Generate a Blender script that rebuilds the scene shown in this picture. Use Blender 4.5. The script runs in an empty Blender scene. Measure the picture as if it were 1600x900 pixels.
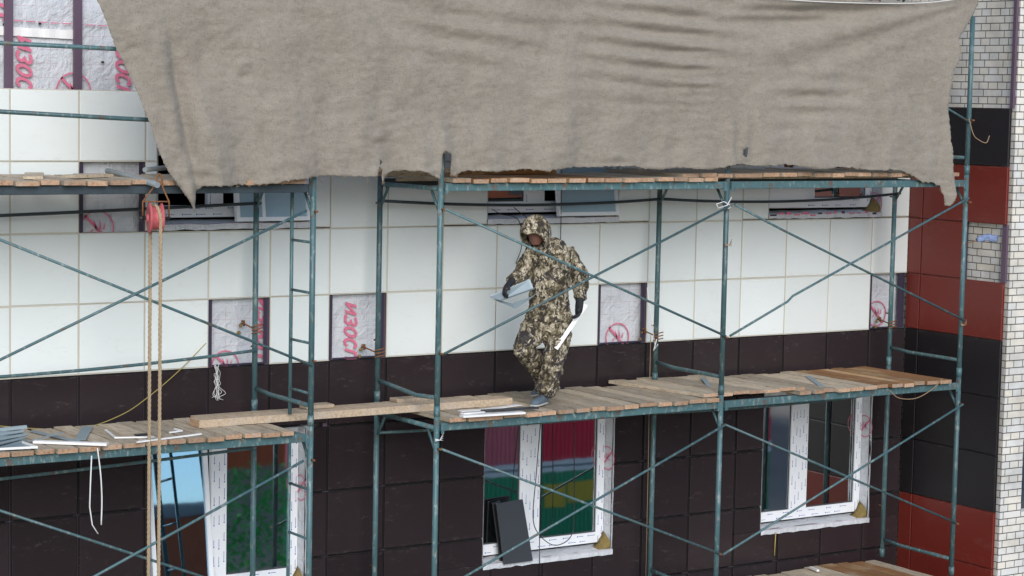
import bpy, bmesh, math, random
import numpy as np
from mathutils import Vector, Matrix, noise
random.seed(7)
C = bpy.context.scene
R = math.radians
# ------------------------------------------------------------------ camera
CAMP = np.array([-6.42719, -17.07818, 0.016754])
YAW, PIT, ROL, FPX = 0.58878, 0.088348, 0.020313, 3377.935
def cam_basis():
    f = np.array([math.sin(YAW)*math.cos(PIT), math.cos(YAW)*math.cos(PIT), -math.sin(PIT)])
    r = np.array([math.cos(YAW), -math.sin(YAW), 0.]); u = np.cross(r, f)
    c, s = math.cos(ROL), math.sin(ROL)
    return c*r+s*u, -s*r+c*u, f
CR, CU, CF = cam_basis()
cam = bpy.data.objects.new('camera', bpy.data.cameras.new('camera'))
C.collection.objects.link(cam); C.camera = cam
cam.data.sensor_width = 36; cam.data.lens = FPX/1600*36
cam.data.clip_start = .1; cam.data.clip_end = 2000
m = Matrix.Identity(4)
for i in range(3):
    m[i][0], m[i][1], m[i][2], m[i][3] = CR[i], CU[i], -CF[i], CAMP[i]
cam.matrix_world = m
def _ray(x, y): return CF+CR*(x-800)/FPX-CU*(y-450)/FPX
def Q(x, y, Y):      # point of the world plane y=Y seen at photo position (x,y)
    d = _ray(x, y); return Vector((CAMP+d*((Y-CAMP[1])/d[1])).tolist())
def QX(x, y, X):
    d = _ray(x, y); return Vector((CAMP+d*((X-CAMP[0])/d[0])).tolist())
def QZ(x, y, Z):
    d = _ray(x, y); return Vector((CAMP+d*((Z-CAMP[2])/d[2])).tolist())
# ------------------------------------------------------------------ light
SUN_EL, SUN_AZ = R(27), R(203)          # azimuth clockwise from +y
w = bpy.data.worlds.new('World'); C.world = w; w.use_nodes = True
nt = w.node_tree; bg = nt.nodes['Background']
sky = nt.nodes.new('ShaderNodeTexSky'); sky.sky_type = 'NISHITA'; sky.sun_disc = False
sky.sun_elevation = SUN_EL; sky.sun_rotation = SUN_AZ; sky.dust_density = .5; sky.air_density = 1.0; sky.ozone_density = 1.2; sky.altitude = 900
nt.links.new(sky.outputs[0], bg.inputs[0]); bg.inputs[1].default_value = .13
sl = bpy.data.lights.new('sun', 'SUN'); sl.energy = 2.3; sl.angle = R(40); sl.color = (1, .965, .92)
so = bpy.data.objects.new('sun', sl); C.collection.objects.link(so); so.location = (0, -20, 20)
sd = Vector((math.sin(SUN_AZ)*math.cos(SUN_EL), math.cos(SUN_AZ)*math.cos(SUN_EL), math.sin(SUN_EL)))
so.rotation_euler = sd.to_track_quat('Z', 'Y').to_euler()
vs = C.view_settings; vs.view_transform = 'Standard'; vs.look = 'None'; vs.exposure = .36; vs.gamma = 1; vs.use_curve_mapping = False
try:
    C.cycles.max_bounces = 6; C.cycles.transparent_max_bounces = 10; C.cycles.use_denoising = True
except Exception: pass
# ------------------------------------------------------------------ materials
class N:
    def __init__(s, name):
        s.m = bpy.data.materials.new(name); s.m.use_nodes = True
        s.t = s.m.node_tree; s.b = s.t.nodes['Principled BSDF']
    def n(s, typ, **k):
        a = s.t.nodes.new(typ)
        for q, v in k.items():
            if q.startswith('i_'):
                key = q[2:].replace('_', ' ')
                a.inputs[int(key) if key.isdigit() else key].default_value = v
            else: setattr(a, q, v)
        return a
    def l(s, a, b): s.t.links.new(a, b)
    def coord(s, kind='Object', scale=(1, 1, 1), rnd=False):
        tc = s.n('ShaderNodeTexCoord'); mp = s.n('ShaderNodeMapping'); mp.inputs['Scale'].default_value = scale
        s.l(tc.outputs[kind], mp.inputs[0])
        if rnd:
            oi = s.n('ShaderNodeObjectInfo'); mu = s.n('ShaderNodeMath', operation='MULTIPLY', i_1=37.)
            s.l(oi.outputs['Random'], mu.inputs[0]); cx = s.n('ShaderNodeCombineXYZ')
            for i in range(3): s.l(mu.outputs[0], cx.inputs[i])
            s.l(cx.outputs[0], mp.inputs['Location'])
        return mp.outputs[0]
    def noise(s, vec, sc, det=4, rough=.55, dist=0):
        a = s.n('ShaderNodeTexNoise', i_Scale=sc, i_Detail=det, i_Roughness=rough, i_Distortion=dist)
        s.l(vec, a.inputs['Vector']); return a.outputs['Fac']
    def ramp(s, fac, stops, const=False):
        a = s.n('ShaderNodeValToRGB'); e = a.color_ramp.elements
        if const: a.color_ramp.interpolation = 'CONSTANT'
        while len(e) < len(stops): e.new(.5)
        for x, (p, c) in zip(e, stops):
            x.position = p; x.color = (c, c, c, 1) if not isinstance(c, tuple) else (*c, 1)
        s.l(fac, a.inputs[0]); return a.outputs[0]
    def mix(s, fac, a, b, mode='MIX'):
        x = s.n('ShaderNodeMix', data_type='RGBA', blend_type=mode)
        for sock, v in ((x.inputs[0], fac), (x.inputs[6], a), (x.inputs[7], b)):
            if hasattr(v, 'links'): s.l(v, sock)
            elif isinstance(v, tuple): sock.default_value = (*v, 1)
            else: sock.default_value = v
        return x.outputs[2]
    def math(s, op, a, b=0.):
        x = s.n('ShaderNodeMath', operation=op)
        for i, v in enumerate((a, b)):
            if hasattr(v, 'links'): s.l(v, x.inputs[i])
            else: x.inputs[i].default_value = v
        return x.outputs[0]
    def bump(s, h, st=.3, dist=.01):
        b = s.n('ShaderNodeBump', i_Strength=st, i_Distance=dist); s.l(h, b.inputs['Height']); s.l(b.outputs[0], s.b.inputs['Normal'])
    def out(s, col=None, rough=.5, metal=0., spec=None):
        if col is not None:
            if hasattr(col, 'links'): s.l(col, s.b.inputs['Base Color'])
            else: s.b.inputs['Base Color'].default_value = (*col, 1)
        if hasattr(rough, 'links'): s.l(rough, s.b.inputs['Roughness'])
        else: s.b.inputs['Roughness'].default_value = rough
        s.b.inputs['Metallic'].default_value = metal
        if spec is not None: s.b.inputs['Specular IOR Level'].default_value = spec
        return s.m
    def rnd(s, lo, hi):
        oi = s.n('ShaderNodeObjectInfo'); a = s.n('ShaderNodeMapRange', i_3=lo, i_4=hi); s.l(oi.outputs['Random'], a.inputs[0]); return a.outputs[0]
def plain(name, col, rough=.5, metal=0., amt=.12, sc=6., rnd=.0, bump=0.):
    k = N(name); v = k.coord(rnd=rnd > 0); f = k.noise(v, sc, 5)
    c = k.mix(f, tuple(x*(1-amt) for x in col), tuple(min(1, x*(1+amt)) for x in col))
    if rnd:
        h = k.n('ShaderNodeHueSaturation'); k.l(k.rnd(1-rnd, 1+rnd), h.inputs['Value']); k.l(c, h.inputs['Color']); c = h.outputs[0]
    if bump: k.bump(k.noise(v, sc*5, 4), bump, .004)
    return k.out(c, rough, metal)
def panel_mat(name, col, dirt, amt, rough, rnd=.05, dscale=1.):
    k = N(name); v = k.coord(rnd=True)
    g = k.n('ShaderNodeTexCoord'); sp = k.n('ShaderNodeSeparateXYZ'); k.l(g.outputs['Generated'], sp.inputs[0])
    # scuffs gather near the panel edges, dust in broken patches
    ax = k.math('ABSOLUTE', k.math('SUBTRACT', sp.outputs[0], .5)); ay = k.math('ABSOLUTE', k.math('SUBTRACT', sp.outputs[1], .5)); az = k.math('ABSOLUTE', k.math('SUBTRACT', sp.outputs[2], .5))
    ed = k.math('MAXIMUM', az, k.math('MULTIPLY', k.math('MINIMUM', k.math('MAXIMUM', ax, 0.), ay), 0.9))
    edge = k.ramp(ed, [(.0, 0.), (.40, .04), (.485, .5), (.5, 2.)])
    v2 = k.coord(scale=(1, 1, 2.6), rnd=True)
    n1 = k.ramp(k.noise(v2, 3.2*dscale, 6, .62, .6), [(.5, 0.), (.78, 1.)])
    n2 = k.ramp(k.noise(v2, 13*dscale, 5, .7), [(.5, 0.), (.75, 1.)])
    msk = k.math('ADD', k.math('MULTIPLY', k.math('MULTIPLY', n1, n2), .8), k.math('MULTIPLY', k.math('MULTIPLY', edge, n2), .9))
    msk = k.math('MULTIPLY', msk, amt)
    base = k.mix(k.noise(v, 1.3, 3), tuple(x*.93 for x in col), tuple(min(1, x*1.06) for x in col))
    h = k.n('ShaderNodeHueSaturation'); k.l(k.rnd(1-rnd, 1+rnd), h.inputs['Value']); k.l(base, h.inputs['Color'])
    c = k.mix(msk, h.outputs[0], dirt)
    k.bump(k.noise(v, 2.2, 2), .25, .006)
    return k.out(c, k.math('ADD', k.math('MULTIPLY', msk, .4), rough))
MT = {}
MT['white'] = panel_mat('white_cladding', (.73, .77, .755), (.50, .47, .40), .6, .36, .035)
MT['dark'] = panel_mat('dark_brown_cladding', (.025, .0175, .0195), (.14, .12, .115), .45, .24, .2)
MT['black'] = panel_mat('black_cladding', (.0115, .009, .011), (.12, .11, .11), .4, .42, .12)
MT['red'] = panel_mat('red_brown_cladding', (.165, .019, .012), (.34, .22, .18), .4, .38, .08)
MT['joint'] = plain('beige_joint', (.56, .53, .45), .6)
MT['djoint'] = plain('dark_joint', (.004, .0035, .004), .8)
MT['profile'] = plain('purple_profile', (.13, .085, .125), .45, .2, .15, 3)
MT['profile_dark'] = plain('dark_profile', (.05, .04, .07), .45, .2, .15, 3)
MT['concrete'] = plain('concrete', (.25, .24, .23), .9, 0, .25, 4, bump=.4)
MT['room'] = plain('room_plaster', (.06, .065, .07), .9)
MT['pvc'] = plain('white_pvc', (.80, .82, .85), .3, 0, .05, 4)
MT['pvcgrey'] = plain('dark_grey_pvc', (.05, .05, .055), .5)  # even near-black grey for gaskets, corner window frame and house windows
MT['zinc'] = plain('galvanised_sheet', (.25, .31, .34), .45, .1, .12, 9)
MT['whitestrip'] = plain('white_plastic_strip', (.82, .81, .80), .4, 0, .05)
MT['blackplastic'] = plain('black_plastic', (.014, .014, .016), .45)
MT['darksheet'] = plain('anthracite_sheet', (.035, .038, .045), .4, 0, .1)
MT['pink'] = plain('pink_print', (.62, .16, .25), .6, 0, .35, 30)
MT['blueprint'] = plain('blue_print', (.06, .10, .34), .5)
MT['yellow'] = plain('yellow_cord', (.38, .30, .09), .6)
MT['cable'] = plain('black_cable', (.012, .012, .013), .5)
MT['rust'] = plain('rusty_iron', (.20, .085, .035), .8, .1, .5, 40, bump=.4)
MT['thread'] = plain('white_thread', (.70, .70, .68), .8)
MT['twine'] = plain('tan_twine', (.33, .22, .13), .9)
MT['rag'] = plain('blue_rag', (.20, .26, .42), .9, 0, .5, 20)
MT['foam'] = plain('mustard_foam', (.22, .155, .05), .9, 0, .35, 25, bump=.6)
MT['pulley'] = plain('worn_pink_paint', (.48, .10, .11), .55, 0, .45, 26, bump=.3)
MT['pipe'] = plain('grey_steel_pipe', (.26, .29, .30), .5, .3, .25, 10)
MT['skin'] = plain('skin', (.22, .10, .07), .55, 0, .15, 20)
MT['hair'] = plain('dark_beard', (.02, .014, .012), .8)
MT['glove'] = plain('black_glove', (.016, .018, .023), .8, 0, .2, 30)
MT['shoe'] = plain('grey_blue_shoe', (.10, .135, .17), .75, 0, .3, 40)
MT['sole'] = plain('pale_sole', (.42, .42, .40), .6)
MT['lace'] = plain('dark_sock', (.05, .03, .03), .8)
MT['redcloth'] = plain('red_scarf', (.5, .02, .04), .8)
# film: silver-white membrane, pale grid lines, crinkles
def film():
    k = N('vapour_membrane'); v = k.coord()
    sp = k.n('ShaderNodeSeparateXYZ'); k.l(v, sp.inputs[0])
    nz = k.noise(v, 2.5, 2); br = k.ramp(k.noise(k.coord(scale=(1, 1, 1)), 5, 2), [(.42, 0.), (.5, 1.)])
    def lines(src, per, wd, off):
        a = k.math('MULTIPLY', k.math('ADD', src, off), 1/per)
        a = k.math('FRACT', k.math('ADD', a, k.math('MULTIPLY', nz, .12)))
        return k.math('LESS_THAN', a, wd/per)
    xy = k.math('ADD', sp.outputs[0], sp.outputs[1])
    L = k.math('MAXIMUM', lines(xy, .118, .0032, 10.), lines(sp.outputs[2], .118, .0032, 20.))
    c = k.mix(k.noise(v, 3, 5), (.50, .52, .55), (.68, .70, .735))
    c = k.mix(k.math('MULTIPLY', k.math('MULTIPLY', L, br), .55), c, (.40, .14, .24))
    k.bump(k.math('ADD', k.noise(v, 7, 6, .6, 1.2), k.math('MULTIPLY', k.noise(v, 28, 4, .6, 1.), .25)), .9, .035)
    return k.out(c, .45)
MT['film'] = film()
def glass(name, tint, refl):
    k = N(name); t = k.t; t.nodes.remove(k.b); o = [n for n in t.nodes if n.type == 'OUTPUT_MATERIAL'][0]
    gl = k.n('ShaderNodeBsdfGlossy', i_Roughness=.02); gl.inputs['Color'].default_value = (*tint, 1)
    tr = k.n('ShaderNodeBsdfTransparent'); tr.inputs['Color'].default_value = (.75, .82, .80, 1)
    fr = k.n('ShaderNodeFresnel', i_IOR=1.5); f = k.math('ADD', fr.outputs[0], refl)
    b = k.n('ShaderNodeBump', i_Strength=.10, i_Distance=.002); k.l(k.noise(k.coord(), 2.2, 2), b.inputs['Height']); k.l(b.outputs[0], gl.inputs['Normal'])
    mx = k.n('ShaderNodeMixShader'); k.l(f, mx.inputs[0]); k.l(tr.outputs[0], mx.inputs[1]); k.l(gl.outputs[0], mx.inputs[2]); k.l(mx.outputs[0], o.inputs[0])
    return k.m
MT['bluefilm'] = plain('pale_blue_film_sheet', (.30, .42, .50), .35, 0, .12, 4)
MT['glass'] = glass('window_glass', (.92, .96, .98), .58)
MT['glass2'] = glass('sky_tinted_glass', (.42, .62, .82), .6)  # blue of the reflected sky is put into the pane's tint
def brick():
    k = N('pale_brick'); tc = k.n('ShaderNodeTexCoord'); sp = k.n('ShaderNodeSeparateXYZ'); k.l(tc.outputs['Object'], sp.inputs[0])
    cx = k.n('ShaderNodeCombineXYZ'); k.l(k.math('SUBTRACT', sp.outputs[0], sp.outputs[1]), cx.inputs[0]); k.l(sp.outputs[2], cx.inputs[1])
    b = k.n('ShaderNodeTexBrick', i_Scale=1., i_5=.0115, offset=.5, squash=.5, squash_frequency=2)
    b.inputs['Mortar Size'].default_value = .005; b.inputs['Mortar Smooth'].default_value = .15; b.inputs['Bias'].default_value = -.1
    b.inputs['Brick Width'].default_value = .26; b.inputs['Row Height'].default_value = .0757; b.inputs['Scale'].default_value = 1
    b.inputs['Color1'].default_value = (.74, .69, .60, 1); b.inputs['Color2'].default_value = (.68, .675, .66, 1); b.inputs['Mortar'].default_value = (.13, .12, .11, 1)
    k.l(cx.outputs[0], b.inputs['Vector'])
    v = k.coord(); st = k.ramp(k.noise(v, 3.1, 5, .6), [(.35, .72), (.62, 1.)])
    c = k.mix(1., b.outputs[0], st, 'MULTIPLY')
    c = k.mix(k.ramp(k.noise(v, 1.7, 4), [(.55, 0.), (.72, .5)]), c, (.44, .36, .27), 'MIX') if False else c
    hgt = k.math('ADD', k.math('MULTIPLY', k.math('SUBTRACT', 1., b.outputs['Fac']), 1.), k.math('MULTIPLY', k.noise(v, 60, 3), .25))
    k.bump(hgt, .8, .008)
    return k.out(c, .8)
MT['brick'] = brick()
def wood(name, a, b, c3, fresh=False, stain=0.):
    k = N(name); v = k.coord(scale=(9, 1.1, 9), rnd=True); v2 = k.coord(rnd=True)
    f = k.noise(v, 5, 6, .65, .4); c = k.ramp(f, [(.32, a), (.5, b), (.7, c3)])
    kn = k.ramp(k.noise(v2, 9, 3), [(.70, 0.), (.78, .6)]); c = k.mix(kn, c, tuple(x*.35 for x in a))
    # pale mortar dust and grey weather marks
    du = k.ramp(k.noise(v2, 5, 6, .7), [(.5, 0.), (.68, .45)]); c = k.mix(du, c, (.42, .38, .34))
    if stain: c = k.mix(k.ramp(k.noise(v2, 2.2, 4), [(.38, 0.), (.5, stain)]), c, (.30, .135, .045))
    h = k.n('ShaderNodeHueSaturation'); k.l(k.rnd(.74, 1.2), h.inputs['Value']); k.l(c, h.inputs['Color'])
    k.bump(f, .55, .006); return k.out(h.outputs[0], .8)
MT['wood'] = wood('weathered_board', (.27, .207, .140), (.45, .365, .262), (.57, .485, .37))
MT['woodend'] = wood('board_end_grain', (.26, .15, .09), (.42, .26, .16), (.50, .33, .21))
MT['woodwarm'] = wood('damp_orange_board', (.32, .17, .07), (.46, .28, .13), (.50, .35, .2), stain=.9)
MT['timber'] = wood('long_timber', (.30, .215, .145), (.42, .32, .22), (.52, .42, .31))
def metal():
    k = N('teal_scaffold_paint'); v = k.coord(rnd=True); v3 = k.coord()
    c = k.mix(k.noise(v, 2.5, 4), (.046, .108, .124), (.088, .172, .182))
    p = k.ramp(k.noise(k.coord(scale=(1.6, 1.6, .6), rnd=True), 17, 6, .7), [(.54, 0.), (.63, .75)]); c = k.mix(p, c, (.27, .32, .30))
    q = k.ramp(k.noise(v3, 9, 6, .72), [(.57, 0.), (.64, .8)]); c = k.mix(q, c, (.13, .075, .045))
    h = k.n('ShaderNodeHueSaturation'); k.l(k.rnd(.72, 1.12), h.inputs['Value']); k.l(c, h.inputs['Color'])
    k.bump(k.noise(v, 60, 4), .3, .002); return k.out(h.outputs[0], .45, .0)
MT['metal'] = metal()
MT['metal_shaded'] = plain('shaded_scaffold_steel', (.035, .05, .06), .55, .1, .4, 14, .15)  # darker copy of the scaffold steel, backlight and shade put into its colour
def burlap():
    k = N('burlap'); v = k.coord()
    c = k.mix(k.noise(v, 1.6, 6, .6, .5), (.170, .148, .120), (.308, .276, .230))
    c = k.mix(k.ramp(k.noise(k.coord(scale=(1, 1, 3)), 9, 6, .7), [(.40, 0.), (.62, .5)]), c, (.305, .265, .222))
    wv = k.noise(k.coord(scale=(1, 1, .12)), 170, 2, .8); wh = k.noise(k.coord(scale=(.12, 1, 1)), 170, 2, .8)
    wn = k.math('ADD', wv, wh)
    c = k.mix(.85, c, k.ramp(wn, [(.72, .76), (1.28, 1.16)]), 'MULTIPLY')
    cr = k.n('ShaderNodeTexNoise', i_Scale=3.2, i_Detail=6., i_Roughness=.6, i_Distortion=1.2); k.l(k.coord(scale=(1, 1, .6)), cr.inputs['Vector']); ca = k.math('ABSOLUTE', k.math('SUBTRACT', cr.outputs['Fac'], .5)); c = k.mix(k.ramp(ca, [(.0, .12), (.035, 0.)]), c, (.40, .365, .32))
    lp = k.ramp(k.noise(v, 2.6, 3), [(.6, 0.), (.75, .35)]); c = k.mix(lp, c, (.13, .105, .085))
    k.bump(k.math('ADD', k.math('MULTIPLY', wn, .5), k.math('MULTIPLY', k.noise(v, 38, 5, .65, .6), .8)), .7, .009)
    k.out(c, .95, 0, .1); k.b.inputs['Sheen Weight'].default_value = .15
    return k.m
MT['burlap'] = burlap()
def camo(name, sc=1.):
    k = N(name); tc = k.coord(scale=(1, 1, .72))
    # blocky leaf-shaped print
    sn = k.n('ShaderNodeVectorMath', operation='SNAP'); sn.inputs[1].default_value = (.009, .009, .009); k.l(tc, sn.inputs[0])
    v = sn.outputs[0]
    a = k.noise(v, 14*sc, 5, .68, .8); b_ = k.noise(k.coord(scale=(1.3, 1.3, 1)), 17*sc, 5, .7, 1.)
    v5 = k.coord(scale=(1, 1, .8)); d = k.noise(v5, 6*sc, 4, .7, 1)
    c = k.ramp(a, [(0, (.042, .034, .020)), (.42, (.125, .10, .058)), (.48, (.28, .24, .16)), (.545, (.52, .45, .345)), (.61, (.15, .125, .075))], True)
    c = k.mix(k.ramp(b_, [(.0, 0.), (.535, 1.)], True), c, (.035, .026, .02))
    c = k.mix(k.ramp(d, [(.0, 0.), (.58, .9)], True), c, (.028, .024, .03))
    k.bump(k.noise(v5, 22, 3), .3, .01); return k.out(c, .9)
MT['camo'] = camo('camouflage_cloth')
def rope_m():
    k = N('hemp_rope'); c = k.mix(k.noise(k.coord(), 60, 4), (.28, .20, .12), (.50, .39, .26)); return k.out(c, .9)
MT['rope'] = rope_m()
MT['grass'] = plain('grass', (.05, .09, .025), .95, 0, .5, .3)
# ------------------------------------------------------------------ mesh helpers
def box(bm, a, b, mi=0, bev=0.):
    a, b = Vector(a), Vector(b); lo = Vector(map(min, a, b)); hi = Vector(map(max, a, b))
    vs_ = [bm.verts.new((x, y, z)) for x in (lo.x, hi.x) for y in (lo.y, hi.y) for z in (lo.z, hi.z)]
    fs = []
    for q in ((0, 1, 3, 2), (4, 6, 7, 5), (0, 4, 5, 1), (2, 3, 7, 6), (0, 2, 6, 4), (1, 5, 7, 3)):
        f = bm.faces.new([vs_[i] for i in q]); f.material_index = mi; fs.append(f)
    if bev:
        es = list({e for f in fs for e in f.edges}); bmesh.ops.bevel(bm, geom=es, offset=bev, segments=1, affect='EDGES')
    return vs_
def obox(bm, o, ex, ey, ez, mi=0):      # oriented box from corner o with edge vectors
    o, ex, ey, ez = map(Vector, (o, ex, ey, ez))
    v = [bm.verts.new(o+ex*i+ey*j+ez*k) for i in (0, 1) for j in (0, 1) for k in (0, 1)]
    for q in ((0, 1, 3, 2), (4, 6, 7, 5), (0, 4, 5, 1), (2, 3, 7, 6), (0, 2, 6, 4), (1, 5, 7, 3)):
        bm.faces.new([v[i] for i in q]).material_index = mi
def loft(bm, pts, rad, n=12, ref=(0, 1, 0), cap=True, mi=0, asp=None):
    pts = [Vector(p) for p in pts]; rings = []; ref = Vector(ref)
    prevx = None
    for i, p in enumerate(pts):
        t = (pts[min(i+1, len(pts)-1)]-pts[max(i-1, 0)]).normalized()
        x = prevx if prevx is not None else (ref if abs(t.dot(ref)) < .95 else Vector((1, 0, 0)))
        x = (x-t*t.dot(x)).normalized(); prevx = x; y = t.cross(x)
        r = rad[i] if hasattr(rad, '__len__') else rad
        rx, ry = (r if hasattr(r, '__len__') else (r, r))
        rings.append([bm.verts.new(p+x*rx*math.cos(2*math.pi*k/n)+y*ry*math.sin(2*math.pi*k/n)) for k in range(n)])
    for a, b in zip(rings, rings[1:]):
        for k in range(n):
            f = bm.faces.new((a[k], a[(k+1) % n], b[(k+1) % n], b[k])); f.material_index = mi; f.smooth = True
    if cap:
        bm.faces.new(rings[0][::-1]).material_index = mi; bm.faces.new(rings[-1]).material_index = mi
def lathe(bm, c, axis, prof, n=28, mi=0):     # prof: (along axis, radius)
    c, axis = Vector(c), Vector(axis).normalized(); x = axis.orthogonal().normalized(); y = axis.cross(x)
    rr = [[bm.verts.new(c+axis*h+(x*math.cos(2*math.pi*k/n)+y*math.sin(2*math.pi*k/n))*r) for k in range(n)] for h, r in prof]
    for a, b in zip(rr, rr[1:]):
        for k in range(n): f = bm.faces.new((a[k], a[(k+1) % n], b[(k+1) % n], b[k])); f.material_index = mi; f.smooth = True
    bm.faces.new(rr[0][::-1]).material_index = mi; bm.faces.new(rr[-1]).material_index = mi
def curve_pts(pts, k=8):                       # Catmull-Rom
    pts = [Vector(p) for p in pts]; P = [pts[0]*2-pts[1]]+pts+[pts[-1]*2-pts[-2]]; o = []
    for i in range(1, len(P)-2):
        for j in range(k):
            t = j/k; a, b, c, d = P[i-1], P[i], P[i+1], P[i+2]
            o.append(.5*((2*b)+(c-a)*t+(2*a-5*b+4*c-d)*t*t+(3*b-a-3*c+d)*t**3))
    return o+[pts[-1]]
def wpos(o):
    p = Vector(); 
    while o: p += o.location; o = o.parent
    return p
def obj(name, bm, mats, parent=None, smooth=False):
    """world-coordinate bmesh -> ONE object whose origin lies at its base"""
    bmesh.ops.recalc_face_normals(bm, faces=bm.faces)
    me = bpy.data.meshes.new(name)
    xs = [v.co for v in bm.verts]
    lo = Vector([min(v[i] for v in xs) for i in range(3)]); hi = Vector([max(v[i] for v in xs) for i in range(3)])
    org = Vector(((lo.x+hi.x)/2, (lo.y+hi.y)/2, lo.z))
    bmesh.ops.translate(bm, verts=bm.verts, vec=-org)
    if smooth:
        for f in bm.faces: f.smooth = True
    bm.to_mesh(me); bm.free()
    for mm in (mats if isinstance(mats, (list, tuple)) else [mats]): me.materials.append(MT[mm] if isinstance(mm, str) else mm)
    o = bpy.data.objects.new(name, me); C.collection.objects.link(o)
    o.location = org-(wpos(parent) if parent else Vector()); o.parent = parent
    return o
def tag(o, label, cat=None, group=None, kind=None):
    if label: o['label'] = label
    if cat: o['category'] = cat
    if group: o['group'] = group
    if kind: o['kind'] = kind
    return o
def thing(name, loc, label, cat, group=None):
    o = bpy.data.objects.new(name, None); C.collection.objects.link(o); o.location = loc; o.empty_display_size = .1
    return tag(o, label, cat, group)
def B(): return bmesh.new()
def tube(name, pts, r, mat, label=None, cat=None, group=None, parent=None, n=8, kind=None, smooth_k=0):
    P_ = curve_pts(pts, smooth_k) if smooth_k else [Vector(p) for p in pts]
    if hasattr(r, '__len__'): r = [r[0] if hasattr(r[0], '__len__') else tuple(r)]*len(P_)
    bm = B(); loft(bm, P_, r, n); o = obj(name, bm, mat, parent)
    return tag(o, label, cat, group, kind)
# ------------------------------------------------------------------ ground and far street
XR = 10.126; GZ = -15.1
bm = B(); box(bm, (-300, -300, GZ-.3), (300, 300, GZ)); o = obj('ground', bm, plain('sandy_yard', (.34, .30, .25), .95, 0, .25, .4)); o['kind'] = 'structure'
bm = B(); box(bm, (-120, -22, GZ), (160, -14, GZ+.03)); o = obj('road', bm, plain('asphalt', (.05, .05, .052), .9)); o['kind'] = 'structure'
# ------------------------------------------------------------------ the building under cladding
bld = thing('apartment_building', (4.5, .5, GZ), 'apartment building clad in white, dark brown and red-brown panels with a pale brick corner', 'building')
def rsub(rects, h):
    out = []
    for x0, x1, z0, z1 in rects:
        a0, a1, b0, b1 = max(x0, h[0]), min(x1, h[1]), max(z0, h[2]), min(z1, h[3])
        if a0 >= a1 or b0 >= b1: out.append((x0, x1, z0, z1)); continue
        if b1 < z1: out.append((x0, x1, b1, z1))
        if b0 > z0: out.append((x0, x1, z0, b0))
        if a0 > x0: out.append((x0, a0, b0, b1))
        if a1 < x1: out.append((a1, x1, b0, b1))
    return out
WIN = [(1.26, 2.79, -4.46, -2.98), (4.70, 6.24, -4.46, -2.98), (8.16, 9.69, -4.46, -2.98),
       (1.30, 2.80, -1.145, .45), (4.68, 6.22, -1.145, .45), (8.14, 9.72, -1.145, .45)]
# structural wall with the window holes, and dark rooms behind them
rc = [(-12, XR+.2, GZ, 4)]
for h in WIN: rc = rsub(rc, h)
bm = B()
for x0, x1, z0, z1 in rc: box(bm, (x0, .20, z0), (x1, .45, z1))
box(bm, (-12, .46, 3.9), (XR, 4.5, 4.1))
obj('wall', bm, 'concrete', bld)
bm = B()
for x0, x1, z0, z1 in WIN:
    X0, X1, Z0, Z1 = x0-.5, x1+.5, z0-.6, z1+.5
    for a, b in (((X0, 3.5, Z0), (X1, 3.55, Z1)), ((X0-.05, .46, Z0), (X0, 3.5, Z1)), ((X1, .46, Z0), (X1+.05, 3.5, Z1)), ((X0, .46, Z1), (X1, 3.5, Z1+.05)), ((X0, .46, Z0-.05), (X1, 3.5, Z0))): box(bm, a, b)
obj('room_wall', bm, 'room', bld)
# brick part on the right: return face x = XR+.07, front y = -1.42
bm = B(); FX = XR+.075; FY = -1.425
bo = (10.505, 11.6, -4.22, -3.47)
for x0, x1, z0, z1 in rsub([(FX, 14, GZ, 4)], bo): box(bm, (x0, FY, z0), (x1, .2 if x0 == FX and x1 == 14 else FY+.35, z1))
box(bm, (FX, FY+.35, -4.22), (FX+.3, .2, -3.47))
obj('brick_wall', bm, 'brick', bld)
bm = B(); x0, x1, z0, z1 = bo; box(bm, (x0, FY+.12, z0), (x0+.07, FY+.18, z1)); box(bm, (x0+.07, FY+.12, z0), (x1, FY+.18, z0+.07)); box(bm, (x0+.07, FY+.12, z1-.07), (x1, FY+.18, z1))
wf = obj('window', bm, 'pvcgrey', bld); bm = B(); box(bm, (x0+.07, FY+.14, z0+.07), (x1, FY+.145, z1-.07)); obj('pane', bm, 'glass', wf)
bm = B(); box(bm, (9.6+.9, FY+.2, 0-.2), (11.5, FY+.21, .1));bm.free()
# cladding
MISS = {(1, 1), (3, 3), (5, 3), (10, 3), (16, 3)}
G = .0088
CLIPW = [(a-.0, b+.0, c-(.035 if c > -2 else .0), d+.02) for a, b, c, d in WIN]
def panel(name, mat, x0, x1, z0, z1, right=False):
    bm = B()
    if not right:
        box(bm, (x0, 0, z0), (x1, .028, z1), bev=.0035); fy = .006 if name[0] == 'w' else .018; box(bm, (x0-.009, fy, z0-.009), (x1+.009, fy+.006, z1+.009), 1)
    else:
        box(bm, (XR, x0, z0), (XR+.028, x1, z1), bev=.0035); box(bm, (XR+.018, x0-.006, z0-.006), (XR+.024, x1+.006, z1+.006))
    return obj(name, bm, [mat, 'joint' if name[0] == 'w' else 'djoint'], bld)
jit = lambda: random.uniform(-.0015, .0015)
for j in range(-1, 10):
    for i in range(-2, 17):
        if j < 0: continue
        if (i, j) in MISS: continue
        x0, x1 = i*.6, min((i+1)*.6, XR); z1, z0 = -j*.6, -(j+1)*.6
        if j == 9 and i < 12: continue
        g_ = G if j < 4 else .0125
        rr = [(x0+g_, x1-g_ if i < 16 else x1-.003, z0+g_, z1-g_)]
        for h in CLIPW: rr = rsub(rr, h)
        for r_ in rr:
            if r_[1]-r_[0] < .03 or r_[3]-r_[2] < .03: continue
            panel('white_panel' if j < 4 else 'dark_panel', 'white' if j < 4 else 'dark', r_[0]+jit(), r_[1]+jit(), r_[2]+jit(), r_[3]+jit())
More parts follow.
